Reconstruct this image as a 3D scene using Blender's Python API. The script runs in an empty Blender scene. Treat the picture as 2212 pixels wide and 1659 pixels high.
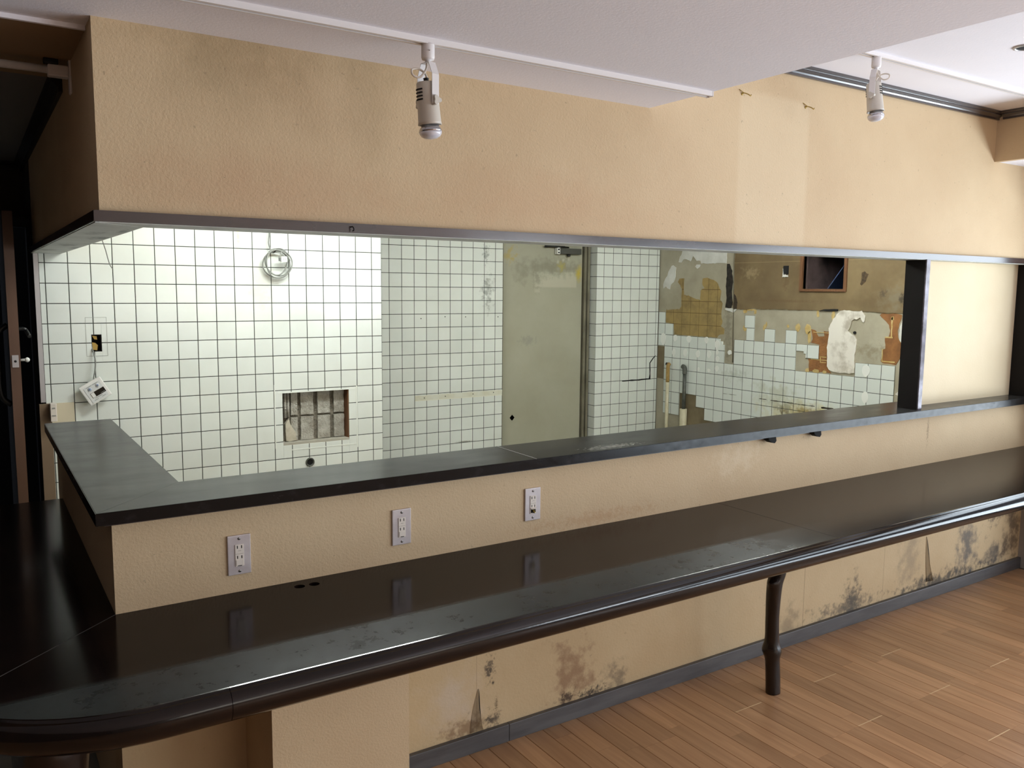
import bpy, bmesh, math, random
from mathutils import Vector, Matrix
rng = random.Random(7)
S = bpy.context.scene
COL = S.collection

# ------------------------------------------------------------------ camera
CAM_H = 1.648
def make_camera():
    yaw, pit, rol = math.radians(33.0115), math.radians(6.486), math.radians(0.4877)
    f = Vector((math.sin(yaw)*math.cos(pit), math.cos(yaw)*math.cos(pit), -math.sin(pit)))
    r = f.cross(Vector((0, 0, 1))).normalized(); u = r.cross(f)
    r2 = r*math.cos(rol)+u*math.sin(rol); u2 = -r*math.sin(rol)+u*math.cos(rol)
    cd = bpy.data.cameras.new('camera'); cd.sensor_width = 36; cd.sensor_fit = 'HORIZONTAL'
    cd.lens = 1807.55/2212*36; cd.clip_start = .05
    c = bpy.data.objects.new('camera', cd); COL.objects.link(c)
    m = Matrix((r2, u2, -f)).transposed().to_4x4(); m.translation = (0, 0, CAM_H)
    c.matrix_world = m; S.camera = c
make_camera()

# ------------------------------------------------------------------ world, daylight, exposure
S.view_settings.view_transform = 'Standard'; S.view_settings.look = 'None'
S.view_settings.gamma = 1; S.view_settings.use_curve_mapping = False
S.view_settings.exposure = 0.0
S.cycles.use_denoising = True
w = bpy.data.worlds.new('sky'); S.world = w; w.use_nodes = True
w.node_tree.nodes['Background'].inputs[0].default_value = (.72, .82, 1, 1)
w.node_tree.nodes['Background'].inputs[1].default_value = .4

def area(name, loc, d, sx, sy, power, col, spread=180):
    l = bpy.data.lights.new(name, 'AREA'); l.shape = 'RECTANGLE'; l.size = sx; l.size_y = sy
    l.energy = power; l.color = col; l.spread = math.radians(spread)
    o = bpy.data.objects.new(name, l); COL.objects.link(o); o.location = loc
    o.rotation_euler = Vector(d).to_track_quat('-Z', 'Y').to_euler(); return o
# daylight entering the glazed side door (right of the frame) and the street windows behind the viewer
area('daylight_side_door', (5.42, .12, 1.72), (-1, 0, 0), 4.15, .56, 50, (.80, .91, 1.0))
area('daylight_side_glazing', (5.42, -3.45, 1.60), (-1, 0, 0), 2.7, .8, 112, (.86, .93, 1.0))
area('ground_bounce_fill', (7.4, -1.2, .15), (-1, 0, .7), 7.0, 1.5, 350, (.80, .91, 1.0))  # added uplight in place of light off the ground, lifts the ceiling
area('daylight_street_window', (2.9, -5.12, 1.35), (0, 1, 0), 3.3, 1.1, 34, (1.0, .90, .76))

# ------------------------------------------------------------------ helpers
def lin(c):
    return tuple(((v/255)/12.92 if v/255 <= .04045 else ((v/255+.055)/1.055)**2.4) for v in c)+(1,)
def setp(o, label=None, cat=None, group=None, kind=None):
    if label: o['label'] = label
    if cat: o['category'] = cat
    if group: o['group'] = group
    if kind: o['kind'] = kind
    return o
def link(name, me, mats, parent=None, kind=None, label=None):
    o = bpy.data.objects.new(name, me); COL.objects.link(o)
    if mats is not None and not me.materials:
        for m in (mats if isinstance(mats, (list, tuple)) else [mats]): me.materials.append(m)
    if parent is not None:
        o.parent = parent
    if kind: o['kind'] = kind
    if label: o['label'] = label
    return o
def empty(name, loc, label, cat, group=None, rz=0):
    o = bpy.data.objects.new(name, None); COL.objects.link(o); o.location = loc; o.rotation_euler.z = rz
    o.empty_display_size = .05
    return setp(o, label, cat, group)
def mesh(name, bm, smooth=False):
    bmesh.ops.recalc_face_normals(bm, faces=bm.faces)
    me = bpy.data.meshes.new(name); bm.to_mesh(me); bm.free()
    if smooth:
        for p in me.polygons: p.use_smooth = True
    return me
def box(bm, x0, x1, y0, y1, z0, z1, mi=0, bev=0):
    v = [bm.verts.new((x, y, z)) for x in (x0, x1) for y in (y0, y1) for z in (z0, z1)]
    fs = []
    for q in ((0, 1, 3, 2), (4, 6, 7, 5), (0, 4, 5, 1), (2, 3, 7, 6), (0, 2, 6, 4), (1, 5, 7, 3)):
        f = bm.faces.new([v[i] for i in q]); f.material_index = mi; fs.append(f)
    if bev:
        es = {e for f in fs for e in f.edges}
        bmesh.ops.bevel(bm, geom=list(es), offset=bev, segments=2, affect='EDGES', profile=.6)
    return v
def boxo(name, b, m, parent=None, kind=None, bev=0, label=None):
    bm = bmesh.new()
    for q in (b if isinstance(b[0], (list, tuple)) else [b]): box(bm, *q, bev=bev)
    return link(name, mesh(name, bm), m, parent, kind, label)
def prism(name, pts, axis, a, b, m, parent=None, kind=None, label=None, bev=0):
    """polygon pts in the two other axes, extruded along axis from a to b"""
    bm = bmesh.new()
    def P(p, t): return {'x': (t, p[0], p[1]), 'y': (p[0], t, p[1]), 'z': (p[0], p[1], t)}[axis]
    A = [bm.verts.new(P(p, a)) for p in pts]; B = [bm.verts.new(P(p, b)) for p in pts]
    bm.faces.new(A); fb = bm.faces.new(B[::-1]); n = len(pts)
    for i in range(n): bm.faces.new((A[i], A[(i+1) % n], B[(i+1) % n], B[i]))
    if bev: bmesh.ops.bevel(bm, geom=list(bm.edges), offset=bev, segments=2, affect='EDGES')
    return link(name, mesh(name, bm), m, parent, kind, label)
def jag(pts, amp, seg=.02):
    out = []
    n = len(pts)
    for i in range(n):
        a, b = Vector(pts[i]), Vector(pts[(i+1) % n]); L = (b-a).length; k = max(1, int(L/seg))
        for j in range(k):
            p = a.lerp(b, j/k)
            out.append((p.x+rng.uniform(-amp, amp), p.y+rng.uniform(-amp, amp)))
    return out
def tube_bm(bm, pts, r, sides=8, cap=True, mi=0):
    pts = [Vector(p) for p in pts]; n = len(pts); rings = []
    t0 = (pts[1]-pts[0]).normalized()
    up = Vector((0, 0, 1)) if abs(t0.z) < .9 else Vector((1, 0, 0))
    nrm = (up - t0*up.dot(t0)).normalized()
    for i, p in enumerate(pts):
        t = (pts[min(i+1, n-1)]-pts[max(i-1, 0)]).normalized()
        nrm = (nrm - t*nrm.dot(t)).normalized(); bi = t.cross(nrm)
        rr = r[i] if isinstance(r, (list, tuple)) else r
        rings.append([bm.verts.new(p+(nrm*math.cos(2*math.pi*k/sides)+bi*math.sin(2*math.pi*k/sides))*rr) for k in range(sides)])
    for i in range(n-1):
        for k in range(sides):
            f = bm.faces.new((rings[i][k], rings[i][(k+1) % sides], rings[i+1][(k+1) % sides], rings[i+1][k])); f.smooth = True; f.material_index = mi
    if cap: bm.faces.new(rings[0][::-1]); bm.faces.new(rings[-1])
def tube(name, pts, r, m, parent=None, sides=8, label=None):
    bm = bmesh.new(); tube_bm(bm, pts, r, sides); return link(name, mesh(name, bm), m, parent, label=label)
def spline(P, n=8):
    P = [Vector(p) for p in P]; out = []
    for i in range(len(P)-1):
        p0, p1, p2, p3 = P[max(i-1, 0)], P[i], P[i+1], P[min(i+2, len(P)-1)]
        for j in range(n):
            t = j/n
            out.append(.5*((2*p1)+(p2-p0)*t+(2*p0-5*p1+4*p2-p3)*t*t+(3*p1-p0-3*p2+p3)*t**3))
    return out+[P[-1]]
def lathe_bm(bm, prof, sides=24, mi=0, M=None):
    M = M or Matrix(); rings = []
    for r, z in prof:
        rings.append([bm.verts.new(M @ Vector((r*math.cos(2*math.pi*k/sides), r*math.sin(2*math.pi*k/sides), z))) for k in range(sides)])
    for a, b in zip(rings, rings[1:]):
        for k in range(sides):
            f = bm.faces.new((a[k], a[(k+1) % sides], b[(k+1) % sides], b[k])); f.smooth = True; f.material_index = mi
    bm.faces.new(rings[0][::-1]); bm.faces.new(rings[-1])
def lathe(name, prof, m, parent=None, sides=24, M=None, label=None):
    bm = bmesh.new(); lathe_bm(bm, prof, sides, 0, M); return link(name, mesh(name, bm), m, parent, label=label)
def copy_tree(o, parent=None):
    c = o.copy(); COL.objects.link(c); c.parent = parent
    for ch in list(o.children): copy_tree(ch, c)
    return c

Mx = Matrix.Rotation(math.radians(90), 4, 'X')
# ------------------------------------------------------------------ materials
MATS = {}
def M(name, col, rough=.6, metal=0., col2=None, vscale=6., detail=4., vlo=.35, vhi=.65, stretch=(1, 1, 1), bump=0., bscale=150., bdist=.002,
      spots=(), rand=0., coat=0., speck=0., rvar=0., lines=(), rects=(), emit=None, spec=.5):
    if name in MATS: return MATS[name]
    m = bpy.data.materials.new(name); MATS[name] = m; m.use_nodes = True
    nt = m.node_tree; N = nt.nodes; L = nt.links; bs = N['Principled BSDF']
    bs.inputs['Roughness'].default_value = rough; bs.inputs['Metallic'].default_value = metal
    bs.inputs['Coat Weight'].default_value = coat; bs.inputs['Specular IOR Level'].default_value = spec
    bs.inputs['Coat Roughness'].default_value = .08
    geo = N.new('ShaderNodeNewGeometry'); pos = geo.outputs['Position']
    mp = N.new('ShaderNodeMapping'); mp.inputs['Scale'].default_value = stretch; L.new(pos, mp.inputs['Vector'])
    def noise(scale, det=4., vec=None, rough_=.6):
        n = N.new('ShaderNodeTexNoise'); n.inputs['Scale'].default_value = scale; n.inputs['Detail'].default_value = det
        n.inputs['Roughness'].default_value = rough_
        L.new(vec or mp.outputs[0], n.inputs['Vector']); return n.outputs['Fac']
    def mr(v, a, b, c=0., d=1., smooth=False):
        q = N.new('ShaderNodeMapRange'); q.inputs[1].default_value = a; q.inputs[2].default_value = b
        q.inputs[3].default_value = c; q.inputs[4].default_value = d
        if smooth: q.interpolation_type = 'SMOOTHSTEP'
        L.new(v, q.inputs[0]); return q.outputs[0]
    def mix(fac, a, b):
        q = N.new('ShaderNodeMix'); q.data_type = 'RGBA'
        if isinstance(fac, float): q.inputs[0].default_value = fac
        else: L.new(fac, q.inputs[0])
        for v, i in ((a, 6), (b, 7)):
            if isinstance(v, tuple): q.inputs[i].default_value = v
            else: L.new(v, q.inputs[i])
        return q.outputs[2]
    def math_(op, a, b):
        q = N.new('ShaderNodeMath'); q.operation = op
        for v, i in ((a, 0), (b, 1)):
            if isinstance(v, (int, float)): q.inputs[i].default_value = v
            else: L.new(v, q.inputs[i])
        return q.outputs[0]
    c = lin(col)
    if col2: c = mix(mr(noise(vscale, detail), vlo, vhi), c, lin(col2))
    if rand:
        oi = N.new('ShaderNodeObjectInfo')
        hs = N.new('ShaderNodeHueSaturation'); L.new(mr(oi.outputs['Random'], 0, 1, 1-rand, 1+rand), hs.inputs['Value'])
        if isinstance(c, tuple): hs.inputs['Color'].default_value = c
        else: L.new(c, hs.inputs['Color'])
        c = hs.outputs[0]
    if rects or lines:
        sep = N.new('ShaderNodeSeparateXYZ'); L.new(pos, sep.inputs[0])
    for (ax, a0, a1, b0, b1, soft, rc, st) in rects:      # a clean rectangle in (ax, z) with its own tone
        A = sep.outputs[ax]; Z = sep.outputs[2]
        k = math_('MULTIPLY', math_('MULTIPLY', mr(A, a0-soft, a0+soft), mr(A, a1+soft, a1-soft)), math_('MULTIPLY', mr(Z, b0-soft, b0+soft), mr(Z, b1+soft, b1-soft)))
        c = mix(math_('MULTIPLY', k, st), c, lin(rc))
    for (ctr, rad, sc, namp, st) in spots:                # irregular stain: centre, radii, colour, raggedness, strength
        q = N.new('ShaderNodeVectorMath'); q.operation = 'SUBTRACT'; L.new(pos, q.inputs[0]); q.inputs[1].default_value = ctr
        p = N.new('ShaderNodeVectorMath'); p.operation = 'MULTIPLY'; L.new(q.outputs[0], p.inputs[0]); p.inputs[1].default_value = tuple(1/v for v in rad)
        l = N.new('ShaderNodeVectorMath'); l.operation = 'LENGTH'; L.new(p.outputs[0], l.inputs[0])
        nz = noise(1.6/min(rad), 6., pos, .62)
        d = math_('ADD', l.outputs['Value'], mr(nz, .3, .7, -namp, namp))
        c = mix(math_('MULTIPLY', mr(d, 1.2, -.05, 0, 1, True), st), c, lin(sc))
    if speck:
        c = mix(mr(noise(55, 3, pos), .68, .75, 0, speck), c, lin(tuple(v*.55 for v in col)))
    for (ax, v, wd, lc, st) in lines:
        k = math_('LESS_THAN', math_('ABSOLUTE', math_('SUBTRACT', sep.outputs[ax], v), 0), wd)
        c = mix(math_('MULTIPLY', k, st), c, lin(lc))
    if isinstance(c, tuple): bs.inputs['Base Color'].default_value = c
    else: L.new(c, bs.inputs['Base Color'])
    if rvar: L.new(mr(noise(vscale*1.7, 5), .3, .7, max(.03, rough-rvar), rough+rvar), bs.inputs['Roughness'])
    if bump:
        b = N.new('ShaderNodeBump'); b.inputs['Strength'].default_value = bump; b.inputs['Distance'].default_value = bdist
        L.new(noise(bscale, 2, pos), b.inputs['Height']); L.new(b.outputs[0], bs.inputs['Normal'])
    if emit: bs.inputs['Emission Color'].default_value = lin(emit[0]); bs.inputs['Emission Strength'].default_value = emit[1]
    return m

PAPER = (209, 185, 149); PAPER2 = (201, 175, 139)
m_soffit = M('wallpaper_soffit', PAPER, .75, col2=PAPER2, vscale=1.6, bump=.5, bscale=150, bdist=.003, speck=.35,
    rects=((0, 2.69, 3.125, 1.5, 2.46, .012, (222, 203, 170), .42),),
    spots=(((.62, 2.45, 2.26), (.24, .2, .20), (150, 132, 98), .25, .40), ((1.07, 2.45, 2.22), (.11, .2, .24), (165, 142, 105), .25, .30), ((.9, 2.45, 2.34), (.7, .2, .10), (150, 130, 94), .3, .35),
           ((.75, 2.45, 1.92), (.5, .2, .14), (194, 154, 120), .3, .35), ((1.7, 2.45, 1.95), (.6, .2, .14), (198, 160, 124), .3, .35)))
m_paper = M('wallpaper_counter', PAPER, .75, col2=PAPER2, vscale=1.8, bump=.5, bscale=150, bdist=.003, speck=.35,
    spots=(((2.75, 2.45, .93), (.16, .2, .08), (230, 214, 186), .9, .3), ((2.0, 2.45, .78), (.35, .2, .03), (180, 134, 94), .8, .35), ((4.2, 2.45, .93), (.012, .2, .08), (110, 84, 60), .7, .5),))
MD = (62, 54, 48)
m_paper_low = M('wallpaper_mouldy', (204, 179, 140), .8, col2=(195, 168, 128), vscale=2.2, bump=.35, bscale=95, bdist=.003, speck=.3,
    lines=((0, 3.25, .0012, (120, 100, 75), .8), (0, 3.88, .0012, (140, 118, 90), .7), (0, 1.452, .0008, (150, 128, 98), .7)),
    spots=(((1.36, 2.45, .20), (.13, .2, .13), (208, 190, 168), .5, .7), ((1.40, 2.45, .09), (.09, .2, .05), (128, 96, 66), .9, .7),
           ((1.507, 2.45, .285), (.024, .2, .045), MD, .9, .85), ((1.521, 2.45, .233), (.007, .2, .009), (20, 14, 10), .2, 1.),
           ((1.535, 2.45, .149), (.008, .2, .03), (90, 70, 46), .8, .7), ((1.52, 2.45, .093), (.035, .2, .035), MD, .95, .85),
           ((1.87, 2.45, .17), (.11, .2, .13), (140, 104, 74), .95, .75), ((1.857, 2.45, .082), (.05, .2, .03), (66, 46, 34), .95, .9),
           ((1.98, 2.45, .075), (.08, .2, .025), (44, 38, 34), .95, .9), ((2.10, 2.45, .11), (.06, .2, .07), (112, 98, 78), .8, .7),
           ((3.626, 2.45, .12), (.07, .2, .12), (60, 58, 56), .9, .85), ((3.60, 2.45, .09), (.28, .2, .05), (90, 82, 72), .9, .7),
           ((3.15, 2.45, .10), (.10, .2, .10), (120, 105, 84), .8, .5), ((4.1, 2.45, .25), (.10, .2, .22), (150, 132, 106), .7, .6),
           ((4.45, 2.45, .07), (.45, .2, .06), (62, 58, 54), .9, .85), ((4.68, 2.45, .24), (.11, .2, .22), (74, 74, 76), .7, .8),
           ((4.95, 2.45, .12), (.12, .2, .13), (70, 68, 68), .8, .8), ((5.15, 2.45, .25), (.12, .2, .25), (84, 66, 50), .8, .8), ((4.95, 2.45, .36), (.10, .2, .05), (80, 66, 54), .9, .7)))
m_ceil = M('ceiling_paper', (246, 244, 251), .85, col2=(242, 240, 247), vscale=1.2, bump=.25, bscale=120, bdist=.002)
def lacquer():
    m = M('dark_lacquer', (30, 22, 19), .16, col2=(24, 18, 16), vscale=3, stretch=(.4, 3, 3), spec=.2)
    nt = m.node_tree; N = nt.nodes; L = nt.links; bs = N['Principled BSDF']; bs.inputs['IOR'].default_value = 1.2; bs.inputs['Specular IOR Level'].default_value = .5
    geo = N.new('ShaderNodeNewGeometry'); sp = N.new('ShaderNodeSeparateXYZ'); L.new(geo.outputs['Position'], sp.inputs[0])
    nz = N.new('ShaderNodeTexNoise'); nz.inputs['Scale'].default_value = 18; nz.inputs['Detail'].default_value = 9; nz.inputs['Roughness'].default_value = .72; L.new(geo.outputs['Position'], nz.inputs['Vector'])
    def mr(v, a, b, c, d):
        q = N.new('ShaderNodeMapRange'); q.inputs[1].default_value = a; q.inputs[2].default_value = b; q.inputs[3].default_value = c; q.inputs[4].default_value = d; L.new(v, q.inputs[0]); return q.outputs[0]
    def mu(a, b, op='MULTIPLY'):
        q = N.new('ShaderNodeMath'); q.operation = op
        for v, i in ((a, 0), (b, 1)):
            if isinstance(v, float): q.inputs[i].default_value = v
            else: L.new(v, q.inputs[i])
        return q.outputs[0]
    yy = mu(sp.outputs[1], mr(nz.outputs['Fac'], .3, .7, -.004, .004), 'ADD')
    k = mu(mr(yy, 2.045, 2.020, 0., 1.), mr(sp.outputs[0], 2.75, 2.2, .12, 1.))        # handled front strip, its lacquer rubbed dull
    k = mu(k, mr(nz.outputs['Fac'], .15, .85, .25, 1.25))
    old = bs.inputs['Base Color'].links[0].from_socket
    mx = N.new('ShaderNodeMix'); mx.data_type = 'RGBA'; L.new(k, mx.inputs[0]); L.new(old, mx.inputs[6]); mx.inputs[7].default_value = lin((52, 56, 55))
    L.new(mx.outputs[2], bs.inputs['Base Color']); L.new(mr(k, 0., 1., .14, .36), bs.inputs['Roughness'])
    return m
m_lacq = lacquer()
m_lacq_edge = M('dark_lacquer_edge', (20, 13, 11), .13, col2=(34, 21, 16), vscale=9, stretch=(.3, 2, 2), vlo=.5, vhi=.85, rvar=.04, bump=.06, bscale=60, spec=.4)
m_board = M('dark_trim_board', (46, 31, 28), .16, col2=(66, 49, 46), vscale=5, stretch=(.4, 2, 2), rvar=.02, spec=.9)
m_lam = M('worn_black_laminate', (50, 49, 48), .20, col2=(60, 59, 58), vscale=4, stretch=(.6, 1.6, 1), vlo=.45, vhi=.85, rvar=.05, spec=.5,
    spots=(((2.05, 2.45, 1.049), (.14, .03, .1), (150, 146, 140), .95, .6), ((.40, 3.0, 1.049), (.12, .12, .1), (30, 30, 30), .9, .6), ((.42, 3.6, 1.049), (.1, .1, .1), (34, 33, 33), .9, .6)))
m_lam.node_tree.nodes['Principled BSDF'].inputs['IOR'].default_value = 1.15
m_lam_edge = M('ledge_edge_band', (17, 14, 14), .22, col2=(44, 40, 42), vscale=22, stretch=(.6, 1, 1), vlo=.55, vhi=.85, rvar=.06, spec=.15)
m_tile = M('glazed_tile', (226, 231, 225), .12, rand=.035, bump=.02, bscale=9, bdist=.002, col2=(220, 225, 218), vscale=3, spec=.4,
    spots=(((1.48, 5.02, 1.66), (.10, .2, .16), (206, 204, 190), .8, .5), ((3.62, 5.94, 1.63), (.06, .2, .13), (120, 124, 118), .95, .6),
           ((3.60, 5.94, 1.93), (.03, .2, .08), (110, 116, 112), .95, .6), ((1.35, 5.02, 1.95), (.012, .2, .12), (232, 226, 170), .8, .7), ((3.40, 5.94, .385), (.09, .2, .008), (90, 82, 56), .9, .9)))
m_tile_r = M('grimy_glazed_tile', (222, 228, 222), .14, rand=.035, bump=.02, bscale=9, bdist=.002, spec=.6,
    spots=(((5.52, 4.3, .68), (.3, .46, .13), (202, 192, 138), .4, .8), ((5.52, 4.44, .69), (.3, .09, .06), (104, 84, 44), .7, .9), ((5.52, 4.2, .70), (.3, .2, .05), (150, 126, 70), .8, .75), ((5.52, 4.08, .70), (.3, .07, .07), (222, 214, 166), .7, .9),
           ((5.52, 4.5, .80), (.3, .22, .12), (188, 190, 168), .9, .6), ((5.52, 3.97, .66), (.2, .05, .06), (40, 34, 20), .9, .75), ((5.52, 5.0, .93), (.3, .15, .06), (176, 182, 168), .9, .5)))
m_grout = M('dark_grout', (42, 44, 40), .9, col2=(60, 62, 56), vscale=20)
m_caulk = M('white_caulk', (228, 232, 224), .5)
m_plaster = M('bare_plaster', (176, 170, 150), .85, col2=(160, 153, 132), vscale=5, detail=8, bump=.3, bscale=60,
    spots=(((5.52, 5.08, 1.3), (.2, .05, .35), (120, 116, 100), .8, .6), ((5.52, 3.7, 1.22), (.2, .15, .06), (132, 122, 98), .9, .6)))
m_brown = M('grease_stained_plaster', (122, 104, 73), .8, col2=(101, 84, 57), vscale=4, detail=7, bump=.25, bscale=50, rvar=.1,
    spots=(((5.52, 4.85, 1.8), (.2, .10, .05), (160, 142, 108), .8, .6), ((5.52, 3.52, 1.6), (.2, .14, .10), (120, 112, 94), .7, .6), ((5.52, 3.62, 1.64), (.2, .03, .035), (60, 48, 34), .8, .7), ((5.52, 3.47, 1.6), (.2, .035, .04), (48, 40, 30), .8, .8),
           ((5.52, 4.45, 1.57), (.2, .35, .012), (92, 70, 40), .9, .6), ((5.52, 4.48, 1.72), (.2, .03, .07), (88, 68, 40), .9, .6)))
m_ochre = M('ochre_adhesive', (164, 140, 88), .85, col2=(128, 110, 72), vscale=9, detail=8, vlo=.42, vhi=.7, bump=.6, bscale=70, bdist=.004,
    lines=tuple((1, 5.856-.1074*k, .0022, (92, 72, 36), .8) for k in range(1, 8))+tuple((2, 1.231+.1065*k, .0025, (92, 70, 34), .85) for k in range(0, 6)))
m_orange = M('orange_mortar', (146, 100, 56), .85, col2=(116, 76, 40), vscale=11, detail=8, bump=.6, bscale=80, bdist=.004)
m_glue = M('yellow_glue', (206, 184, 128), .7, col2=(184, 156, 92), vscale=30)
m_wpaint = M('white_paint_flake', (222, 222, 216), .75, col2=(204, 204, 196), vscale=8)
m_wplast = M('white_plaster_patch', (234, 229, 218), .85, col2=(184, 176, 160), vscale=7, detail=6, vlo=.5, vhi=.66, bump=.4, bscale=40)
m_conc = M('concrete_block', (182, 180, 170), .95, col2=(146, 142, 130), vscale=16, detail=9, bump=1., bscale=90, bdist=.008)
m_concd = M('rough_mortar', (142, 136, 122), .95, col2=(100, 94, 82), vscale=30, detail=9, bump=1., bscale=120, bdist=.012)
m_wood = M('raw_wood_brown', (112, 76, 46), .7, col2=(88, 56, 32), vscale=14, stretch=(6, 6, .6))
m_door = M('painted_steel_door', (168, 167, 148), .38, col2=(160, 158, 138), vscale=2.5, rvar=.06, bump=.06, bscale=14,
    rects=((0, 4.16, 4.62, 1.665, 1.80, .006, (186, 184, 164), .75), (0, 4.16, 4.22, 1.62, 1.80, .006, (186, 184, 164), .5)),
    spots=(((4.35, 6.05, 1.84), (.42, .2, .10), (126, 124, 106), .5, .75), ((4.02, 6.05, 1.77), (.09, .2, .11), (136, 134, 116), .6, .7), ((4.19, 6.05, 1.74), (.06, .2, .12), (132, 130, 112), .6, .7),
           ((4.645, 6.05, 1.79), (.045, .2, .085), (186, 166, 50), .35, .9), ((4.45, 6.05, 1.85), (.05, .2, .05), (172, 160, 74), .8, .7), ((3.90, 6.05, 1.93), (.08, .2, .08), (170, 150, 70), .9, .7), ((4.1, 6.05, 1.2), (.10, .2, .045), (140, 140, 128), .8, .6),
           ((4.47, 6.05, 1.905), (.018, .2, .02), (196, 194, 178), .3, .7), ((4.53, 6.05, 1.915), (.018, .2, .02), (196, 194, 178), .3, .7), ((4.41, 6.05, 1.89), (.018, .2, .02), (196, 194, 178), .3, .6)))
m_frame = M('door_frame_steel', (122, 118, 100), .4, col2=(100, 96, 80), vscale=6)
m_black = M('black_void', (9, 9, 9), .9)
m_blackp = M('black_plastic', (20, 20, 20), .45)
m_dkwood = M('dark_hall_wood', (30, 22, 18), .5, col2=(22, 16, 13), vscale=6, stretch=(4, 4, .5))
m_hall = M('hall_wall', (58, 46, 36), .8)
m_base = M('grey_baseboard', (96, 94, 94), .42, col2=(76, 74, 75), vscale=8, stretch=(.4, 3, 3), rvar=.1, bump=.08, bscale=50)
m_alu = M('pale_aluminium', (190, 188, 190), .35, metal=.6)
m_jamb = M('jamb_trim_worn', (120, 112, 122), .3, metal=.3, col2=(70, 62, 66), vscale=16)
m_crown = M('crown_lacquer', (58, 51, 52), .26, spec=1., coat=.4)
m_plate = M('brushed_plate', (206, 198, 198), .36, metal=.25, col2=(194, 184, 184), vscale=20)
m_ivory = M('ivory_plastic', (226, 216, 204), .45)
m_white = M('white_plastic', (232, 231, 226), .4)
m_rail = M('white_enamel_rail', (232, 228, 228), .4)
m_spot = M('spot_enamel', (206, 199, 188), .42)
m_lens = M('frosted_lens', (222, 222, 232), .12, spec=.7, coat=.6)
m_mirror = M('silvered_glass', (190, 190, 196), .08, metal=.9)
m_cable = M('grey_cable', (130, 132, 126), .5)
m_brass = M('brass', (176, 150, 84), .35, metal=.8)
m_steel = M('steel', (150, 146, 142), .35, metal=.9)
m_pvc = M('cream_pvc', (206, 200, 174), .45, col2=(190, 182, 150), vscale=14)
m_pvcy = M('yellowed_tape', (172, 142, 84), .5, col2=(140, 112, 60), vscale=40)
m_gpipe = M('grey_pipe', (84, 86, 78), .5, col2=(62, 64, 58), vscale=30)
m_blue = M('duct_blue', (26, 34, 56), .5)
m_ductg = M('duct_grey', (84, 70, 68), .5, col2=(44, 36, 36), vscale=8)
m_tube = M('lamp_tube', (255, 255, 250), .4, emit=((246, 253, 250), 120.))
m_display = M('remote_display', (14, 15, 16), .15)
m_btn = M('grey_button', (176, 184, 196), .4)
m_floor = M('floor_substrate', (50, 32, 20), .9)
m_rear = M('room_wall', (164, 158, 150), .8)

# ------------------------------------------------------------------ floor: every strip a plank
floor = boxo('floor', (-2.2, 5.8, -5.2, 2.46, -.12, -.012), m_floor, kind='structure')
boxo('floor_kitchen', (-2.2, 6., 2.46, 6.4, -.12, -.012), M('kitchen_floor_pale', (168, 168, 160), .7, col2=(150, 150, 142), vscale=4), kind='structure')  # unseen floor, pale colour chosen to bounce fill onto the kitchen walls
def wood_mat():
    m = bpy.data.materials.new('oak_flooring'); m.use_nodes = True; nt = m.node_tree; N = nt.nodes; L = nt.links; bs = N['Principled BSDF']
    oi = N.new('ShaderNodeObjectInfo'); geo = N.new('ShaderNodeNewGeometry')
    ad = N.new('ShaderNodeVectorMath'); ad.operation = 'ADD'; L.new(geo.outputs['Position'], ad.inputs[0])
    cx = N.new('ShaderNodeCombineXYZ'); mu = N.new('ShaderNodeMath'); mu.operation = 'MULTIPLY'; mu.inputs[1].default_value = 30
    L.new(oi.outputs['Random'], mu.inputs[0]); L.new(mu.outputs[0], cx.inputs[1]); L.new(cx.outputs[0], ad.inputs[1])
    mp = N.new('ShaderNodeMapping'); mp.inputs['Scale'].default_value = (34, 2.2, 1); L.new(ad.outputs[0], mp.inputs[0])
    n = N.new('ShaderNodeTexNoise'); n.inputs['Scale'].default_value = 1.; n.inputs['Detail'].default_value = 7; n.inputs['Distortion'].default_value = .8; L.new(mp.outputs[0], n.inputs[0])
    r = N.new('ShaderNodeValToRGB'); r.color_ramp.elements[0].position = .25; r.color_ramp.elements[0].color = lin((178, 134, 95)); r.color_ramp.elements[1].position = .7; r.color_ramp.elements[1].color = lin((206, 160, 118))
    L.new(n.outputs['Fac'], r.inputs[0])
    hs = N.new('ShaderNodeHueSaturation'); q = N.new('ShaderNodeMapRange'); q.inputs[3].default_value = .78; q.inputs[4].default_value = 1.10
    L.new(oi.outputs['Random'], q.inputs[0]); L.new(q.outputs[0], hs.inputs['Value']); L.new(r.outputs[0], hs.inputs['Color']); L.new(hs.outputs[0], bs.inputs['Base Color'])
    bs.inputs['Roughness'].default_value = .36
    bs.inputs['Roughness'].default_value = .30
    b = N.new('ShaderNodeBump'); b.inputs['Strength'].default_value = .12; b.inputs['Distance'].default_value = .002; L.new(n.outputs['Fac'], b.inputs['Height']); L.new(b.outputs[0], bs.inputs['Normal'])
    return m
m_oak = wood_mat()
m_joint = M('pale_joint', (226, 196, 150), .6)
SW = .0797; X0 = 2.448-SW*40
plank_cache = {}
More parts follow.
